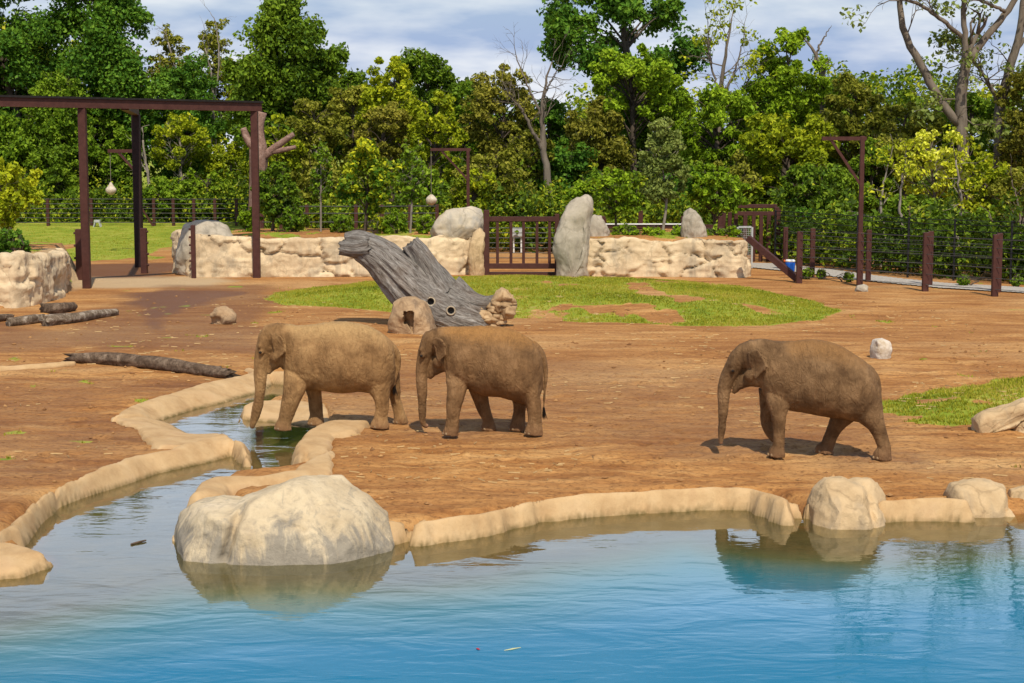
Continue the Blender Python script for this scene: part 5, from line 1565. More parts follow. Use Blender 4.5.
E1 = dict(crop=(220, 300, 4.555), base=578, cx=540,
    torso=[(285, 150, 280, .20), (300, 116, 318, .33), (350, 110, 378, .44), (400, 107, 396, .52), (480, 97, 410, .60), (560, 93, 420, .64), (640, 106, 416, .62), (700, 127, 424, .54), (750, 160, 425, .44), (785, 197, 405, .30), (797, 240, 370, .14)],
    dome=[(360, 205, 85, .32), (320, 195, 92, .34), (290, 178, 88, .31), (255, 160, 68, .28), (225, 165, 52, .24), (205, 178, 28, .14)],
    trunk=[(250, 140, 40, .20), (228, 160, 46, .24), (212, 205, 40, .23), (201, 250, 34, .18), (192, 295, 27, .14), (190, 350, 25, .125), (186, 415, 22, .11), (175, 475, 22, .105), (162, 525, 19, .09), (151, 560, 13, .065), (149, 578, 9, .05)],
    jaw=[(310, 255, 48, .27), (268, 262, 45, .22), (248, 285, 30, .15), (234, 310, 15, .09), (228, 328, 7, .05)],
    lumps=[(200, 222, 14, .205), (192, 196, 14, .19), (262, 245, 30, .20), (256, 122, 26, .13)],
    legs=[(-.31, 592, [(360, 290, 62), (350, 370, 56), (332, 440, 43), (313, 500, 36), (299, 545, 31), (291, 572, 36), (289, 592, 40)]),
          (.31, 578, [(418, 350, 52), (430, 420, 34), (435, 480, 30), (439, 530, 29), (438, 558, 36), (436, 578, 40)]),
          (-.28, 592, [(715, 320, 88), (724, 395, 60), (736, 450, 38), (738, 500, 30), (732, 545, 31), (728, 574, 42), (726, 592, 45)]),
          (.28, 582, [(765, 320, 55), (793, 410, 34), (805, 470, 25), (819, 530, 25), (824, 560, 32), (825, 582, 36)])],
    relief=[(365, 230, 55, 110, .06), (455, 260, 40, 120, -.055), (560, 300, 100, 90, .05), (665, 260, 40, 110, -.06), (735, 230, 45, 60, .06), (720, 350, 45, 60, .04), (225, 215, 22, 40, -.02)], tail=[(770, 200, 16), (800, 228, 13), (815, 270, 11), (812, 320, 9), (802, 360, 7), (795, 395, 5)],
    ear=[(243, 138), (262, 128), (290, 148), (306, 180), (309, 214), (292, 230), (270, 254), (258, 225), (246, 185)], ear_y=(.32, .20),
    eye=(193, 224), dust=(330, 760), pink=0.5)
E2 = dict(crop=(390, 300, 4.555), base=605, cx=470,
    torso=[(248, 165, 290, .20), (262, 125, 335, .33), (310, 117, 388, .43), (360, 113, 402, .51), (430, 112, 430, .58), (500, 117, 438, .63), (560, 134, 455, .60), (620, 164, 470, .53), (655, 192, 470, .43), (684, 235, 432, .28), (694, 285, 400, .12)],
    dome=[(320, 215, 85, .32), (285, 205, 92, .34), (250, 192, 82, .31), (215, 182, 66, .28), (190, 185, 52, .24), (172, 195, 28, .14)],
    trunk=[(205, 160, 40, .20), (190, 175, 46, .24), (170, 218, 40, .23), (156, 258, 33, .18), (147, 300, 27, .14), (145, 350, 24, .125), (146, 400, 23, .11), (147, 460, 20, .10), (147, 510, 17, .09), (146, 545, 14, .07), (154, 566, 11, .06), (172, 573, 9, .05)],
    jaw=[(265, 270, 50, .27), (228, 285, 45, .22), (203, 312, 30, .15), (188, 338, 15, .09), (181, 356, 7, .05)],
    lumps=[(150, 242, 14, .205), (146, 216, 14, .19), (222, 270, 30, .20), (220, 142, 26, .13)],
    legs=[(-.32, 604, [(312, 300, 60), (305, 390, 45), (292, 470, 34), (286, 530, 28), (283, 568, 31), (278, 590, 36), (276, 604, 38)]),
          (.32, 598, [(398, 370, 48), (408, 430, 38), (425, 490, 30), (446, 545, 26), (449, 578, 34), (448, 598, 38)]),
          (-.29, 629, [(610, 330, 82), (622, 400, 64), (642, 450, 42), (654, 500, 34), (660, 560, 31), (656, 600, 38), (652, 629, 43)]),
          (.29, 604, [(585, 390, 55), (592, 470, 32), (590, 530, 28), (583, 580, 36), (580, 604, 40)])],
    relief=[(315, 230, 50, 110, .06), (400, 260, 38, 120, -.055), (480, 310, 90, 90, .05), (570, 280, 38, 110, -.06), (635, 260, 45, 60, .06), (615, 370, 45, 60, .04), (178, 225, 22, 40, -.02)], tail=[(650, 196, 16), (684, 228, 12), (703, 275, 10), (711, 330, 8), (707, 400, 6), (703, 460, 5), (701, 500, 4)],
    ear=[(192, 160), (215, 152), (242, 165), (256, 190), (259, 235), (240, 250), (226, 270), (212, 240), (203, 200)], ear_y=(.32, .19),
    eye=(146, 243), dust=(250, 700), pink=0.9)
E3 = dict(crop=(690, 320, 4.268), base=575, cx=480,
    torso=[(300, 140, 270, .20), (315, 95, 322, .33), (360, 85, 366, .43), (420, 85, 382, .51), (500, 77, 393, .58), (570, 86, 406, .63), (640, 111, 412, .61), (700, 149, 421, .53), (750, 188, 430, .43), (783, 245, 420, .28), (795, 290, 380, .12)],
    dome=[(360, 185, 85, .32), (320, 175, 95, .34), (275, 160, 85, .31), (235, 155, 66, .28), (208, 165, 52, .24), (186, 180, 28, .14)],
    trunk=[(225, 140, 40, .20), (208, 160, 46, .24), (182, 200, 39, .23), (160, 242, 34, .18), (146, 288, 28, .14), (141, 340, 22, .12), (139, 400, 20, .11), (136, 460, 16, .095), (132, 505, 12, .075), (131, 540, 8, .055)],
    jaw=[(305, 235, 50, .27), (262, 242, 45, .23), (226, 262, 30, .17), (200, 288, 17, .12), (182, 318, 7, .05)],
    lumps=[(178, 212, 14, .20), (172, 186, 14, .19), (255, 230, 30, .20), (252, 108, 26, .13)],
    legs=[(-.32, 590, [(375, 270, 62), (376, 350, 52), (377, 410, 33), (379, 480, 26), (379, 540, 24), (373, 568, 34), (369, 590, 38)]),
          (-.29, 596, [(720, 330, 84), (755, 400, 60), (785, 450, 38), (807, 500, 29), (820, 545, 28), (813, 575, 37), (811, 596, 41)]),
          (.29, 571, [(660, 380, 60), (628, 435, 38), (602, 490, 28), (586, 535, 29), (574, 556, 38), (572, 571, 42)])],
    lifted=(.32, 575, [(345, 310, 58), (334, 380, 40), (324, 430, 28), (326, 465, 23), (342, 495, 20), (365, 515, 24), (380, 520, 20)]),
    relief=[(370, 210, 50, 105, .06), (455, 235, 38, 115, -.055), (560, 280, 100, 90, .055), (660, 250, 38, 105, -.06), (725, 240, 45, 60, .06), (725, 350, 45, 60, .04), (205, 205, 22, 40, -.02)], tail=[(745, 195, 16), (777, 230, 12), (792, 270, 10), (798, 320, 8), (800, 365, 6), (798, 400, 4)],
    ear=[(242, 130), (265, 118), (285, 113), (305, 140), (329, 182), (305, 212), (276, 243), (262, 210), (250, 175)], ear_y=(.32, .20),
    eye=(180, 212), dust=(420, 720), pink=0.6)
elephant('tan elephant leading the group, front feet in the stream and trunk tip in the water', E1, skinA)
elephant('middle elephant with orange dust over its back, following close behind the leader', E2, skinB)
elephant('dark grey brown elephant walking last and alone at right with one front leg lifted', E3, skinC)

# ------------------------------------------------------------------ trees and shrubs
LEAF = {
 'dark':   mat_leaf('dark_green_leaves', [(0.03, 0.055, 0.008), (0.068, 0.11, 0.011), (0.12, 0.17, 0.015), (0.19, 0.24, 0.022)], 0.3),
 'oak':    mat_leaf('oak_green_leaves', [(0.024, 0.06, 0.009), (0.05, 0.11, 0.014), (0.095, 0.17, 0.02), (0.16, 0.24, 0.03)], 0.3),
 'mid':    mat_leaf('mid_green_leaves', [(0.045, 0.08, 0.008), (0.10, 0.155, 0.012), (0.17, 0.23, 0.018), (0.25, 0.30, 0.03)], 0.35),
 'bright': mat_leaf('bright_green_leaves', [(0.07, 0.11, 0.008), (0.15, 0.21, 0.012), (0.24, 0.31, 0.018), (0.34, 0.39, 0.03)], 0.35),
 'yellow_green': mat_leaf('yellow_green_leaves', [(0.11, 0.13, 0.008), (0.24, 0.25, 0.012), (0.38, 0.36, 0.018), (0.54, 0.46, 0.03)], 0.4),
 'olive':  mat_leaf('olive_leaves', [(0.07, 0.07, 0.010), (0.14, 0.13, 0.016), (0.22, 0.195, 0.026), (0.32, 0.26, 0.05)], 0.3),
 'brown':  mat_leaf('brown_olive_leaves', [(0.075, 0.065, 0.012), (0.145, 0.122, 0.018), (0.23, 0.185, 0.03), (0.32, 0.245, 0.045)], 0.3),
 'yellow': mat_leaf('yellow_leaves', [(0.22, 0.21, 0.014), (0.48, 0.43, 0.025), (0.68, 0.60, 0.05), (0.80, 0.74, 0.16)], 0.4),
 'grey':   mat_leaf('grey_green_leaves', [(0.08, 0.095, 0.028), (0.14, 0.155, 0.045), (0.21, 0.22, 0.068), (0.28, 0.28, 0.095)], 0.35),
 'wood': mat_leaf('mixed_wood_leaves', [(0.025, 0.04, 0.006), (0.065, 0.10, 0.010), (0.14, 0.18, 0.014), (0.27, 0.27, 0.02), (0.42, 0.36, 0.03)], 0.3),
 'yellow_dark': mat_leaf('yellow_topped_leaves', [(0.03, 0.075, 0.010), (0.08, 0.14, 0.014), (0.32, 0.31, 0.02), (0.64, 0.53, 0.025)], 0.35),
}
def leaf_cards(c, Rr, n, size, rg, flat=0.85, tint0=0.5, tvar=0.22, up=0.35):
    """leaf-sized diamond faces through a clump"""
    d = rg.normal(size=(n, 3)); d /= np.linalg.norm(d, axis=1)[:, None]
    rad = Rr * (0.35 + 0.75 * rg.random(n) ** 0.6)
    p = c + d * rad[:, None] * [1, 1, flat]
    nr = d * 0.7 + rg.normal(size=(n, 3)) * 0.65 + [0, 0, up]
    nr /= np.linalg.norm(nr, axis=1)[:, None]
    a = np.cross(nr, rg.normal(size=(n, 3))); a /= np.linalg.norm(a, axis=1)[:, None] + 1e-9
    b_ = np.cross(nr, a)
    s = size * rg.uniform(0.65, 1.35, n)
    a *= s[:, None] * 0.62; b_ *= (s * rg.uniform(.3, .48, n))[:, None]
    bend = nr * (s * 0.16)[:, None]
    V = np.stack([p - a - bend, p + b_, p + a - bend, p - b_], 1)
    return V, np.clip(rg.normal(tint0, tvar, n), 0, 1)
def leaf_mesh(name, Vs, Ts):
    V = np.concatenate(Vs).reshape(-1, 3)
    me = mesh_np(name, V, np.arange(len(V)).reshape(-1, 4))
    fattr(me, 'tint', np.concatenate(Ts), 'FACE')
    return me
def crown_clumps(c, rx, ry, rz, n, rg, br, taper=0.0):
    out = []
    while len(out) < n:
        d = rg.normal(size=3); d /= (np.abs(d) ** 3).sum() ** (1 / 3)
        r = 0.35 + 0.65 * rg.random() ** 0.5
        q = d * r
        k = 1 - taper * (q[2] + 1) / 2
        out.append((c + q * np.array([rx * k, ry * k, rz]), br * rg.uniform(0.7, 1.3) * (1 - 0.35 * max(0, r - .6)), q[2]))
    return out
def tree(name, label, cat, kind, px, Y, left, right, top, bot, seed, dens=1.0, leaf=0.30, bark='bark', trunk=0.22, clumps=None, taper=0.15, stems=1, group=None, z0=None, br=0.34, tint=0.5, lean=0.0, trunk_px=None):
    rg = np.random.default_rng(seed)
    if leaf > .2: leaf *= .78
    if px < 262 and 100 < Y < 120: Y += 26
    elif px < 262 and 120 <= Y < 130: Y += 16
    s = ppm(Y)
    w, h = (right - left) / s, (bot - top) / s
    c = D((left + right) / 2, (top + bot) / 2, Y)
    base = D(px if trunk_px is None else trunk_px, 250, Y)
    gz = float(ground_h(np.array([base[0]]), np.array([Y]))[0]) if z0 is None else z0
    base = np.array([base[0], Y, gz])
    e = thing(name, label, cat, base, group)
    rx, rz = w / 2 * 0.92, h / 2 * 0.95
    ry = min(rx, 4.5)
    rx, rz = rx * 1.08, rz * 1.05
    b_r = br * 0.85 * min(rx, rz) * (1.0 if max(rx, rz) < 1.6 * min(rx, rz) else 1.15)
    n = int(np.clip(3.6 * rx * rz / (b_r * b_r), 14, clumps or 70))
    cl = crown_clumps(c, rx - b_r * .5, ry - b_r * .4, rz - b_r * .5, n, rg, b_r, taper)
    total = dens * 8.5 * w * h / (leaf * leaf * 0.48)
    tot_a = sum(q[1] ** 2 for q in cl)
    Vs, Ts = [], []
    for (q, r, u) in cl:
        m_ = max(12, int(total * r * r / tot_a))
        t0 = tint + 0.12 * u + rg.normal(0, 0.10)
        # each clump breaks into a few sprays, so the outline is ragged
        k = max(2, int(m_ / 60))
        for j in range(k):
            dd = rg.normal(size=3); dd /= np.linalg.norm(dd)
            sp = q + dd * r * (0.25 + .6 * rg.random())
            V_, T_ = leaf_cards(sp, r * 0.62 * rg.uniform(.6, 1.3), max(4, m_ // k), leaf, rg, 0.75, t0 + rg.normal(0, .06))
            Vs.append(V_); Ts.append(T_)
    link('crown', leaf_mesh('crown', [v - base for v in Vs], Ts), LEAF[kind], e)
    tb = MB()
    tr = trunk
    for sidx in range(stems):
        off = np.array([rg.normal(0, .25), rg.normal(0, .2), 0]) if stems > 1 else np.zeros(3)
        topz = c[2] + rz * 0.55
        mid = np.array([(base[0] + c[0]) / 2 + rg.normal(0, .05) * w, Y, (gz + c[2]) / 2])
        tops = np.array([c[0] + (rg.normal(0, .22) * w if stems > 1 else 0), Y + rg.normal(0, .3), topz])
        path = [base + off * .4 - [0, 0, .2], mid + off, np.array([c[0], Y, c[2]]) + off * 1.6, tops]
        tb.tube(path, [tr, tr * .78, tr * .5, tr * .12], 9, 22)
        cc = catmull(np.array(path), 30)
        for (q, r, u) in cl:
            if rg.random() < (0.8 if stems == 1 else .8 / stems):
                zt = q[2] - abs(np.hypot(q[0] - c[0], q[1] - Y)) * rg.uniform(.5, .9)
                k = int(np.argmin(np.abs(cc[:, 2] - max(zt, gz + .25 * (c[2] - gz)))))
                st = cc[min(k, 27)]
                md_ = (st + q) / 2 + [0, 0, .12 * np.linalg.norm(q - st)]
                rr = tr * 0.32 * (1 - 0.5 * k / 30)
                tb.tube([st, md_, q], [rr, rr * .6, rr * .2], 5, 7)
                for j in range(3):
                    dd = rg.normal(size=3); dd /= np.linalg.norm(dd)
                    tb.tube([q, q + dd * r * .5, q + dd * r * .9 + [0, 0, .1]], [rr * .25, rr * .18, .012], 4)
    tb.build('trunk', M[bark], e, None, True)
    return e
def twigs(tb, p, d, ln, r, lvl, rg, ends, spread=0.55, up=0.12):
    d = d / np.linalg.norm(d)
    q1 = p + d * ln * .5 + rg.normal(0, .04 * ln, 3)
    q2 = p + d * ln + rg.normal(0, .08 * ln, 3)
    tb.tube([p, q1, q2], [r, r * .8, r * .55], 5 if r > .04 else 4)
    if lvl == 0:
        ends.append(q2); return
    for k in range(rg.integers(2, 4)):
        nd_ = d + rg.normal(0, spread, 3) + [0, 0, up]
        st = q2 if k else q1
        twigs(tb, st, nd_, ln * rg.uniform(.6, .8), r * .55, lvl - 1, rg, ends, spread, up)
def limb_tree(name, label, cat, Y, limbs, seed, bark, leafkind=None, leaf=0.3, per=0, clump=0.7, lvl=2, tlen=1.6, density=1.0, group=None):
    """bare or thin tree drawn limb by limb: limbs are lists of (px, py, radius m, depth offset)"""
    rg = np.random.default_rng(seed)
    f0 = limbs[0][0]
    if f0[0] < 262: Y += 26
    g = D(f0[0], f0[1], Y)
    gz = float(ground_h(np.array([g[0]]), np.array([Y]))[0])
    e = thing(name, label, cat, (g[0], Y, gz), group)
    tb = MB(); ends = []
    for k, lb in enumerate(limbs):
        P_ = np.array([np.append(D(q[0], q[1], Y + q[3]), q[2]) for q in lb])
        if k == 0: P_[0, 2] = min(P_[0, 2], gz - .1)
        c = catmull(P_, 26)
        c[1:-1, :3] += rg.normal(0, .03, (24, 3))
        tb.tube(c[:, :3], c[:, 3], 10 if k < 4 else 7)
        for i in range(8 if k else 12, 26):
            if rg.random() < .42 * density:
                t_ = c[min(i + 1, 25), :3] - c[i - 1, :3]
                t_ /= np.linalg.norm(t_) + 1e-9
                sd = rg.normal(size=3); sd[1] *= .6
                twigs(tb, c[i, :3], t_ * .5 + sd * .6 + [0, 0, .25], tlen * rg.uniform(.6, 1.2), min(.05, c[i, 3] * .45), lvl, rg, ends)
        twigs(tb, c[-1, :3], c[-1, :3] - c[-3, :3], tlen, c[-1, 3] * .8, lvl, rg, ends)
    tb.build('trunk', M[bark], e, None, True)
    if leafkind:
        Vs, Ts = [], []
        for q in ends:
            if rg.random() < per:
                V_, T_ = leaf_cards(q, clump * rg.uniform(.6, 1.3), int(24 * rg.uniform(.5, 1.5)), leaf, rg, .8)
                Vs.append(V_); Ts.append(T_)
        base = np.array([g[0], Y, gz])
        link('crown', leaf_mesh('crown', [v - base for v in Vs], Ts), LEAF[leafkind], e)
    return e

TG = 'trees along the far side of the enclosure'
# the big ones, far row first
tree('oak_tree', 'dark oak rising highest at the far left edge of the photo', 'tree', 'oak', 30, 128, -60, 62, -70, 190, 101, 1.0, .36, trunk=.45, group=TG)
tree('oak_tree', 'dark oak towering behind the left half of the steel beam', 'tree', 'oak', 105, 126, 38, 158, -75, 175, 102, 1.0, .36, trunk=.45, group=TG)
tree('maple_tree', 'tall dense dark green maple rising above the right end of the steel frame', 'tree', 'dark', 282, 122, 218, 345, -12, 175, 103, 1.25, .34, trunk=.42, group=TG, taper=.45)
tree('maple_tree', 'lower dark green shoulder of foliage leaning out right of the tall dense maple', 'tree', 'dark', 325, 124, 300, 366, 45, 160, 104, 1.1, .34, trunk=.3, group=TG)
tree('tree', 'dark green round topped tree showing above the yellow green one at mid left', 'tree', 'dark', 437, 132, 388, 468, 47, 190, 105, 1.0, .34, trunk=.3, group=TG)
tree('oak_tree', 'great spreading dark olive oak standing highest against the sky above the gate', 'tree', 'oak', 640, 124, 528, 722, -45, 130, 106, .62, .38, trunk=.5, group=TG, br=.24, clumps=44, tint=.55)
tree('tree', 'thin crowned tree with mottled pale green leaves beside the bare grey tree at left', 'tree', 'olive', 168, 118, 146, 196, 22, 120, 107, .5, .30, 'bark_pale', .18, group=TG, tint=.6)
tree('tree', 'narrow pale leaved tree in the sky gap left of the tall maple', 'tree', 'olive', 212, 119, 192, 236, 18, 130, 108, .45, .28, 'bark_pale', .16, group=TG, tint=.55)
tree('tree', 'mid green tree whose crown fills the space under the left end of the steel beam', 'tree', 'mid', 22, 112, -25, 78, 105, 215, 109, 1.0, .32, group=TG, tint=.4)
tree('tree', 'bluish dark green bushy tree behind the left leg of the steel frame', 'tree', 'dark', 58, 109, 20, 96, 140, 222, 110, 1.0, .30, group=TG, tint=.6)
tree('tree', 'green tree with drooping branches between the two left legs of the steel frame', 'tree', 'mid', 108, 114, 76, 145, 108, 212, 111, .9, .32, group=TG, tint=.4)
tree('tree', 'thin yellowish tree with spreading pale branches under the right half of the steel beam', 'tree', 'yellow_green', 172, 110, 144, 216, 112, 175, 112, .5, .28, 'bark_pale', .16, group=TG, tint=.35)
tree('tree', 'pale yellow green tree left of the right leg of the steel frame', 'tree', 'yellow_green', 228, 112, 200, 262, 138, 205, 113, .7, .28, 'bark_pale', .15, group=TG, tint=.25)
tree('tree', 'low bright green tree in the woods behind the far fence under the steel beam', 'tree', 'mid', 165, 106, 132, 205, 176, 218, 114, 1.0, .30, group=TG, tint=.55)
tree('tree', 'tall yellow green tree in front of the dark round topped one', 'tree', 'yellow_green', 392, 116, 356, 432, 56, 160, 115, .95, .30, trunk=.25, group=TG, tint=.45)
tree('tree', 'dusty olive brown tree right below the tall maple', 'tree', 'olive', 312, 112, 284, 345, 92, 190, 116, .8, .28, group=TG, tint=.4)
tree('tree', 'olive brown rounded tree below the tall yellow green one', 'tree', 'brown', 378, 111, 350, 416, 102, 165, 117, .9, .27, group=TG, tint=.55)
tree('tree', 'yellow green airy tree left of the brown hanging arm by the gate', 'tree', 'yellow_green', 428, 110, 404, 468, 92, 190, 118, .75, .28, group=TG, tint=.35)
tree('tree', 'brownish thin leaved tree behind the brown hanging arm by the gate', 'tree', 'brown', 498, 115, 462, 545, 62, 185, 119, .75, .28, trunk=.25, group=TG, tint=.5)
tree('tree', 'yellow flecked olive tree low behind the gate and the cream boulder', 'tree', 'olive', 482, 106, 448, 540, 150, 222, 120, 1.0, .28, group=TG, tint=.6)
tree('tree', 'brown olive tree right of the bare grey tree, behind the standing rock', 'tree', 'brown', 598, 112, 558, 640, 98, 205, 121, .9, .28, group=TG, tint=.4)
tree('tree', 'bright yellow green spreading tree below the great oak in the middle of the woods', 'tree', 'bright', 636, 114, 572, 692, 46, 122, 122, 1.05, .30, trunk=.28, group=TG, tint=.55, br=.30)
tree('tree', 'dark inner tree low behind the standing rock, under the bright spreading tree', 'tree', 'oak', 560, 110, 528, 602, 140, 222, 123, 1.0, .30, group=TG, tint=.45)
tree('tree', 'bright green tree with dark curving limbs left of the yellow green maple', 'tree', 'bright', 716, 110, 668, 762, 80, 170, 124, .95, .30, trunk=.3, group=TG, tint=.4, br=.28)
tree('tree', 'green tree with high crown under the bare snags at upper right', 'tree', 'bright', 785, 117, 742, 832, 32, 150, 125, .95, .31, trunk=.3, group=TG, tint=.5)
tree('tree', 'wide yellow green maple with layered foliage left of the tall right hanging arm', 'tree', 'yellow_green', 795, 104, 733, 842, 112, 212, 126, 1.1, .29, trunk=.25, group=TG, tint=.28, br=.28)
tree('tree', 'deep green tree under the wide yellow green maple, behind the corral beams', 'tree', 'dark', 812, 101, 776, 862, 160, 232, 127, 1.1, .29, group=TG, tint=.55)
tree('tree', 'olive tree with sparse top right of the bare snags', 'tree', 'olive', 852, 114, 818, 892, 70, 165, 128, .7, .28, group=TG, tint=.5)
tree('tree', 'low olive tree in front of the far hill line at right', 'tree', 'olive', 900, 112, 862, 945, 98, 175, 129, .9, .28, group=TG, tint=.5)
tree('tree', 'green tree behind the top of the tall right hanging arm', 'tree', 'mid', 868, 106, 838, 905, 140, 228, 130, 1.0, .29, group=TG, tint=.5)
tree('tree', 'pale yellow leaved bush like tree beneath the big bare limbed cottonwood', 'tree', 'yellow', 930, 102, 892, 970, 126, 200, 131, .30, .24, 'bark_grey', .12, group=TG, tint=.58, br=.24)
tree('tree', 'yellow and olive tree right of the pale yellow bush tree, by the wire fence', 'tree', 'yellow_green', 985, 101, 955, 1015, 150, 220, 132, .6, .26, 'bark_grey', .14, group=TG, tint=.3)
tree('tree', 'brown olive tangle of vines over a tree at the right photo edge', 'tree', 'brown', 1022, 108, 992, 1075, 58, 205, 133, .8, .27, group=TG, tint=.4)
tree('tree', 'olive green thicket tree at the right photo edge behind the wire fence', 'tree', 'olive', 1015, 99, 985, 1065, 165, 255, 134, .8, .27, group=TG, tint=.45)
tree('tree', 'shaded green tree low behind the wire fence left of the pale yellow bush tree', 'tree', 'mid', 905, 98, 868, 950, 190, 258, 135, .9, .28, group=TG, tint=.45)
tree('tree', 'green tree low behind the wire fence and the second stout post', 'tree', 'mid', 955, 97, 930, 1000, 205, 265, 136, .9, .28, group=TG, tint=.45)
tree('tree', 'small dark tree behind the front fence just right of the corral', 'tree', 'oak', 800, 97, 775, 835, 205, 265, 137, 1.0, .28, group=TG, tint=.5)
tree('tree', 'shaded tree low behind the tall right hanging arm and wire fence', 'tree', 'oak', 848, 97, 820, 882, 208, 268, 138, 1.0, .28, group=TG, tint=.55)
tree('tree', 'olive tree with mixed yellow leaves above the right planting bed', 'tree', 'olive', 740, 103, 705, 765, 150, 215, 139, .9, .28, group=TG, tint=.55)
tree('tree', 'green tree filling the gap behind the gate bars', 'tree', 'oak', 520, 112, 485, 560, 188, 240, 140, 1.0, .3, group=TG, tint=.45)
tree('tree', 'dark green tree between the dead forked trunk and the round yellow topped tree', 'tree', 'olive', 318, 106, 285, 352, 155, 220, 141, .9, .28, group=TG, tint=.45)
tree('tree', 'mixed green tree behind the slender saplings of the planting bed', 'tree', 'mid', 425, 105, 395, 458, 160, 225, 142, .9, .28, group=TG, tint=.45)
tree('tree', 'olive tree behind the small magnolia like trees of the right bed', 'tree', 'mid', 605, 106, 570, 650, 165, 228, 143, .9, .28, group=TG, tint=.4)
tree('tree', 'dark green tree at the foot of the woods left of the magnolia tree', 'tree', 'oak', 690, 106, 655, 730, 165, 230, 144, .9, .28, group=TG, tint=.5)
FG = 'fill of the tree line, second row'
for k_, (lab, kind, px, Y, l_, r_, t_, b_, dn, tn) in enumerate((
    ('green tree filling the gap between the far left oak and the steel beam', 'mid', 60, 121, 22, 100, 62, 185, 1.0, .4),
    ('green tree behind the two thin pale leaved trees at upper left', 'oak', 185, 125, 140, 232, 58, 180, .9, .5),
    ('yellowish olive tree showing between the tall maple and the yellow green tree', 'olive', 350, 119, 322, 385, 84, 180, .9, .6),
    ('mid green tree behind the brown hanging arm, right of the round topped dark tree', 'mid', 470, 124, 440, 505, 80, 180, .9, .35),
    ('dark green tree closing the sky gap behind the bare grey tree', 'oak', 545, 126, 512, 585, 98, 195, 1.0, .45),
    ('olive tree close below the bare grey tree fork', 'olive', 525, 109, 500, 556, 125, 205, .9, .4),
    ('deep green tree right below the great oak trunk', 'mid', 662, 118, 622, 705, 85, 190, 1.0, .3),
    ('green tree behind the poplar and the bright tree with dark limbs', 'oak', 755, 122, 715, 800, 72, 180, .9, .6),
    ('olive green tree between the bare snags and the far hill line', 'mid', 835, 120, 800, 875, 78, 180, .9, .4),
    ('yellowing tree low between the far hill line and the pale yellow bush tree', 'olive', 885, 107, 855, 925, 118, 205, .9, .6),
    ('green tree behind the trunk of the big cottonwood', 'mid', 970, 114, 930, 1012, 92, 190, .9, .35),
    ('yellow green tree between the dusty olive tree and the dead forked trunk', 'yellow_green', 275, 110, 250, 305, 118, 195, .7, .25),
    ('light green tree left of the dark glossy young tree by the gantry leg', 'bright', 205, 108, 178, 236, 168, 215, .8, .35),
    ('bright leafed tree low behind the standing rock and its dark neighbour', 'bright', 580, 103, 552, 612, 180, 228, .9, .4),
    ('yellow flecked tree low between gate and hanging arm', 'yellow_green', 470, 102, 448, 500, 168, 222, .7, .2))):
    tree('tree', lab, 'tree', kind, px, Y, l_, r_, t_, b_, 500 + k_, dn, .30, group=TG, tint=tn, trunk=.22)
# planted trees near the enclosure
PGR = 'young trees planted round the enclosure'
tree('young_tree', 'leafy yellow green young tree growing from the corner bed at the left photo edge', 'tree', 'yellow_green', 6, 72, -42, 46, 158, 232, 150, .9, .24, group=PGR, tint=.55, trunk=.09, z0=1.7)
tree('young_tree', 'round young tree with bright yellow top in the bed behind the big trunk', 'tree', 'yellow_dark', 365, 87, 334, 402, 140, 214, 151, .9, .26, group=PGR, tint=.45, trunk=.10, z0=1.8, trunk_px=365)
tree('young_tree', 'slender pale trunked sapling left of the hanging feeder ball in the long bed', 'tree', 'mid', 410, 86, 396, 428, 138, 208, 152, .35, .18, 'bark_pale', .07, group=PGR, tint=.45, z0=1.8)
tree('young_tree', 'thin sapling with a pale stem left of the round yellow topped tree', 'tree', 'mid', 321, 87, 308, 334, 140, 200, 153, .28, .18, 'bark_pale', .06, group=PGR, tint=.4, z0=1.8)
tree('young_tree', 'dark glossy young tree by the right leg of the steel frame', 'tree', 'dark', 272, 88, 250, 300, 160, 226, 154, 1.1, .26, group=PGR, tint=.45, trunk=.10, z0=1.8)
tree('young_tree', 'small broad leaved young tree with yellow flecks right of the standing rock', 'tree', 'bright', 617, 87, 588, 645, 168, 216, 155, .8, .24, group=PGR, tint=.4, trunk=.07, z0=1.85)
tree('young_tree', 'feathery grey green young tree with upright branches in the right bed', 'tree', 'grey', 662, 86, 632, 692, 116, 214, 156, .75, .17, 'bark_pale', .08, group=PGR, tint=.5, z0=1.85, taper=.5)
tree('young_tree', 'round glossy green magnolia like tree at the right end of the right bed', 'tree', 'bright', 715, 88, 684, 750, 164, 218, 157, 1.1, .27, group=PGR, tint=.38, trunk=.09, z0=1.85)

# bare and thin trees
BG = 'bark_grey'
limb_tree('bare_tree', 'bare grey tree with forked upward branches left of the great oak', 'tree', 107,
  [[(553, 235, .28, 0), (549, 190, .25, 0), (544, 150, .20, 0), (542, 118, .15, 0), (543, 95, .1, 0), (552, 62, .04, 0)], [(544, 152, .14, 0), (532, 130, .11, -.5), (522, 110, .08, -.8), (512, 98, .04, -1)],
   [(542, 115, .1, 0), (532, 95, .07, .5), (523, 75, .05, .7), (516, 55, .03, 1)], [(543, 100, .07, 0), (549, 85, .05, -.5), (556, 72, .03, -.6)]], 201, BG, lvl=2, tlen=1.1, density=.8)
limb_tree('bare_tree', 'pale leaning bare trunk crossing the sky gap above the steel beam', 'tree', 117,
  [[(192, 215, .2, 0), (188, 150, .17, 0), (184, 105, .14, 0), (176, 70, .11, 0), (168, 42, .06, 0)], [(178, 78, .07, 0), (165, 74, .05, -.3), (150, 73, .03, -.5)]], 202, 'bark_pale', lvl=2, tlen=1.0, density=.5)
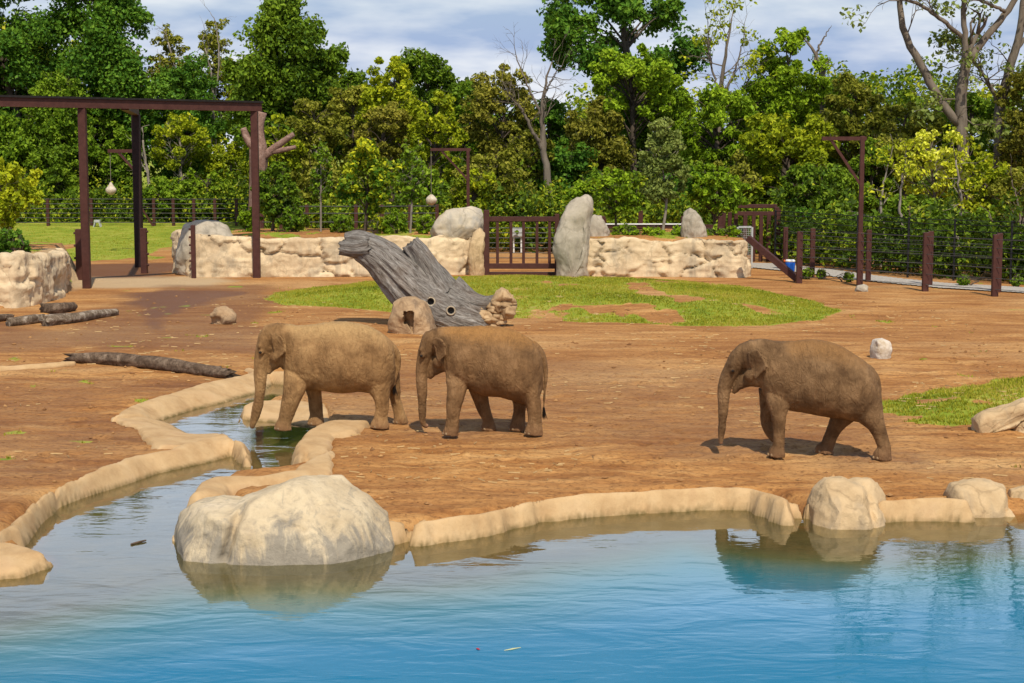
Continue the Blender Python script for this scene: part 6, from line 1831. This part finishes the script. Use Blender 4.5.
limb_tree('bare_tree', 'slim grey bare tree in the sky gap left of the tall maple', 'tree', 116,
  [[(206, 220, .17, 0), (210, 150, .14, 0), (213, 120, .12, 0), (212, 80, .09, 0), (205, 48, .05, 0)], [(213, 112, .08, 0), (219, 60, .06, .3), (216, 25, .04, .5), (210, 12, .02, .5)], [(210, 140, .07, 0), (202, 125, .05, 0), (190, 108, .03, -.3)]], 203, 'bark_pale', lvl=2, tlen=1.2, density=.5)
limb_tree('bare_tree', 'pale crooked young trunk in the shade just right of the dark middle gantry leg', 'tree', 108,
  [[(150, 232, .14, 0), (150, 190, .12, 0), (146, 165, .1, 0), (143, 140, .07, 0)], [(149, 175, .07, 0), (141, 162, .05, 0), (136, 150, .03, 0)], [(186, 222, .12, .5), (184, 190, .1, .5), (178, 165, .06, .5), (172, 150, .03, .5)]], 204, 'bark_pale', lvl=1, tlen=.9, density=.5)
limb_tree('poplar_tree', 'tall half bare poplar with upright twigs and yellowing leaves right of the great oak', 'tree', 118,
  [[(716, 200, .26, 0), (718, 120, .2, 0), (722, 80, .15, 0), (728, 40, .08, 0), (733, 12, .03, 0)], [(719, 105, .1, 0), (735, 70, .07, 0), (744, 35, .03, 0)], [(720, 95, .09, 0), (710, 60, .06, .3), (708, 30, .03, .5)], [(719, 115, .1, 0), (738, 95, .07, -.5), (752, 75, .04, -.5)]], 205, BG, 'yellow_green', .22, .20, .5, 2, 1.3, 1.2)
limb_tree('dead_snag', 'broken bare snags poking above the green crown at upper right', 'dead tree', 116,
  [[(822, 150, .2, 0), (822, 90, .15, 0), (818, 60, .12, 0), (807, 42, .08, 0)], [(814, 62, .09, 0), (820, 45, .07, 0), (829, 29, .03, 0)], [(821, 90, .12, 0), (824, 72, .1, 0), (828, 62, .06, 0)]], 206, BG, lvl=0, tlen=.3, density=.15)
limb_tree('cottonwood_tree', 'big cottonwood at right with thick forking limbs and thin leaves against the sky', 'tree', 104,
  [[(966, 245, .42, 0), (964, 180, .38, 0), (962, 130, .36, 0), (961, 95, .34, 0), (967, 62, .28, 0)],
   [(960, 125, .26, 0), (945, 108, .26, 0), (930, 82, .25, .2), (915, 55, .23, .3), (903, 28, .2, .4), (899, -10, .16, .5), (893, -60, .12, .6), (880, -120, .05, .8)],
   [(963, 80, .22, 0), (965, 40, .18, -.2), (963, 5, .15, -.3), (960, -50, .11, -.4), (952, -120, .05, -.5)],
   [(967, 62, .24, 0), (982, 42, .22, .3), (1000, 20, .2, .4), (1016, -2, .17, .5), (1030, -45, .12, .6), (1040, -110, .05, .8)],
   [(965, 40, .14, 0), (945, 22, .13, -.5), (925, 8, .11, -.8), (903, -4, .09, -1), (880, -30, .05, -1.2)],
   [(963, 0, .1, 0), (978, -30, .08, .5), (990, -75, .05, 1)], [(1005, 12, .12, 0), (990, 4, .09, -.6), (972, -4, .06, -1), (955, -25, .03, -1)]],
  207, 'bark_grey', 'grey', .25, .62, .8, 2, 1.7, 1.1)
limb_tree('cottonwood_tree', 'second thick leaning trunk with bare branches at the right photo edge behind the cottonwood', 'tree', 110,
  [[(992, 250, .4, 0), (998, 160, .36, 0), (1000, 110, .34, 0), (1008, 75, .30, 0), (1018, 40, .25, 0), (1024, 0, .2, 0), (1030, -60, .12, 0)], [(1000, 105, .16, 0), (988, 82, .13, -.5), (976, 65, .09, -.8), (968, 55, .05, -1)],
   [(1016, 50, .14, 0), (1034, 25, .1, 0), (1050, -5, .06, 0)]], 208, 'bark_grey', 'grey', .26, .25, .6, 2, 1.6, 1.0)
limb_tree('bare_tree', 'leaning bare trunk and brush behind the wire fence at the right photo edge', 'tree', 92,
  [[(1024, 280, .16, 0), (1014, 255, .15, 0), (1005, 240, .12, 0), (996, 226, .05, 0)], [(1016, 262, .1, 0), (1020, 235, .08, 0), (1018, 205, .05, 0), (1012, 180, .03, 0)]], 209, BG, lvl=1, tlen=.9, density=.6)

for k_, (lab, pts) in enumerate((('thin pale trunk behind the wire fence just left of the first stout right post', [(900, 275, .10, 0), (903, 240, .09, 0), (899, 205, .07, 0), (904, 170, .04, 0)]),
                                 ('slim grey trunk behind the wire fence midway between the two right stout posts', [(962, 280, .11, 0), (957, 245, .10, 0), (961, 205, .07, 0), (956, 160, .04, 0)]),
                                 ('slim leaning trunk behind the wire fence right of the tall hanging arm', [(880, 272, .09, 0), (884, 235, .08, 0), (881, 200, .06, 0), (888, 165, .03, 0)]))):
    limb_tree('young_tree', lab, 'tree', 88, [pts], 600 + k_, 'bark_pale', 'yellow_green', .2, .35, .5, 1, .9, .9, 'slim trunks behind the wire fence')
# shrubs
SG = 'shrubs and young plants in the planting beds'
def shrub(label, kind, px, Y, left, right, top, bot, seed, z0=None, leaf=.17, dens=.9, tint=.5, group=SG):
    return tree('shrub', label, 'shrub', kind, px, Y, left, right, top, bot, seed, dens, leaf, group=group, tint=tint, trunk=.035, stems=3, z0=z0, taper=.2)
shrub('grey green shrub with twiggy top in the corner bed at the left photo edge', 'oak', 12, 70, -14, 33, 228, 256, 301, 1.75, tint=.55)
shrub('bright green shrub at the foot of the rounded rock at the wall end', 'bright', 246, 89, 236, 262, 206, 236, 302, 1.6, tint=.3)
shrub('dark green shrub left of the thin pale stemmed sapling', 'mid', 292, 86.5, 278, 312, 205, 233, 303, 1.8, tint=.3)
shrub('low green shrub right of the thin pale stemmed sapling', 'mid', 342, 86, 328, 356, 214, 234, 304, 1.8, tint=.5)
shrub('tall grassy green shrub behind the broken end of the big trunk', 'mid', 396, 85.5, 380, 408, 210, 238, 305, 1.8, tint=.55)
shrub('bright green shrub just left of the cream boulder', 'bright', 424, 85, 415, 434, 214, 236, 306, 1.8, tint=.45)
shrub('yellow flowering shrub beside the stem of the round yellow topped tree', 'yellow_dark', 378, 85.5, 370, 388, 214, 232, 307, 1.8, tint=.6)
shrub('light green shrub above the left part of the right carved wall', 'bright', 625, 84.5, 612, 640, 224, 242, 308, 1.8, tint=.35)
shrub('bright green shrub in the middle of the right bed', 'bright', 655, 84, 640, 668, 226, 242, 309, 1.8, tint=.55)
shrub('green shrub left of the pointed leaning rock', 'bright', 678, 84.5, 670, 690, 226, 241, 310, 1.8, tint=.5)
shrub('green shrub right of the pointed leaning rock', 'mid', 716, 84, 704, 728, 226, 242, 311, 1.8, tint=.6)
shrub('small bright shrub at the far right end of the right carved wall', 'bright', 733, 83.5, 726, 741, 226, 241, 312, 1.8, tint=.55)
for k, (lab, x, y, s_) in enumerate((('weed at the foot of the first stout fence post', 808, 279, 7), ('green weed behind the first stout fence post, nearer the steel arm', 821, 279, 6), ('weed left of the tall right hanging arm foot', 849, 282, 6), ('weed on the gravel edge between the two right stout posts', 964, 286, 7), ('weed at the gravel edge beside the rightmost stout post', 1017, 287, 7))):
    g = G(x, y)
    shrub('small ' + lab, 'mid', x, g[1], x - s_, x + s_, y - s_ * 1.6, y, 320 + k, 0.0, .10, .5, group='weeds by the right fence')

# the wood behind: one mass
def wood(name, label, spans, leaf, seed, kind_mat):
    """spans: (profile of (px, top py), bottom py, Y near, Y far, clumps)"""
    rg = np.random.default_rng(seed)
    Vs, Ts = [], []
    for prof, yb, Y0, Y1, n in spans:
        px = np.array([p[0] for p in prof], float); py = np.array([p[1] for p in prof], float)
        yo = np.array([p[2] if len(p) > 2 else 0 for p in prof], float)
        for k in range(n):
            x = rg.uniform(px[0], px[-1]); Y = rg.uniform(Y0, Y1) + np.interp(x, px, yo)
            top = np.interp(x, px, py) + (7 if Y0 > 90 else 16) * rg.normal()
            y = rg.uniform(top, yb) if rg.random() < .8 else top + rg.normal(0, 9)
            c = D(x, y, Y)
            if c[2] < 0.3: continue
            r = rg.uniform(.6, 1.6) if Y0 > 115 else rg.uniform(.35, .9)
            V_, T_ = leaf_cards(c, r, int(30 * r * r * (.42 / leaf) ** 1.5), leaf, rg, .8, .42 + .22 * float(fbm(np.array([[x * .03, y * .04, Y * .1]]), 2, 3)[0]) + rg.normal(0, .13) - (.27 if Y0 < 90 else .06 if Y0 < 127 or Y0 == 131 else 0))  # undergrowth leaves tinted darker: shade of the overhanging trees painted into their colour
            Vs.append(V_); Ts.append(T_)
    return tag(link(name, leaf_mesh(name, Vs, Ts), kind_mat), label, 'woods', kind='stuff')
wood('woodland', 'unbroken mass of woodland foliage filling the background behind the separate trees', [
    ([(-160, 10), (0, 30), (60, 60), (130, 60), (150, 110), (200, 128), (225, 110), (260, 80), (350, 90), (380, 110), (440, 110), (480, 108), (520, 132), (560, 122), (600, 110), (690, 112), (720, 110), (780, 95), (850, 92), (900, 96), (960, 100), (1024, 92), (1200, 60)], 262, 143, 160, 2600)], .36, 401, LEAF['wood'])
wood('undergrowth', 'dense dark undergrowth between the trunks behind the fences', [
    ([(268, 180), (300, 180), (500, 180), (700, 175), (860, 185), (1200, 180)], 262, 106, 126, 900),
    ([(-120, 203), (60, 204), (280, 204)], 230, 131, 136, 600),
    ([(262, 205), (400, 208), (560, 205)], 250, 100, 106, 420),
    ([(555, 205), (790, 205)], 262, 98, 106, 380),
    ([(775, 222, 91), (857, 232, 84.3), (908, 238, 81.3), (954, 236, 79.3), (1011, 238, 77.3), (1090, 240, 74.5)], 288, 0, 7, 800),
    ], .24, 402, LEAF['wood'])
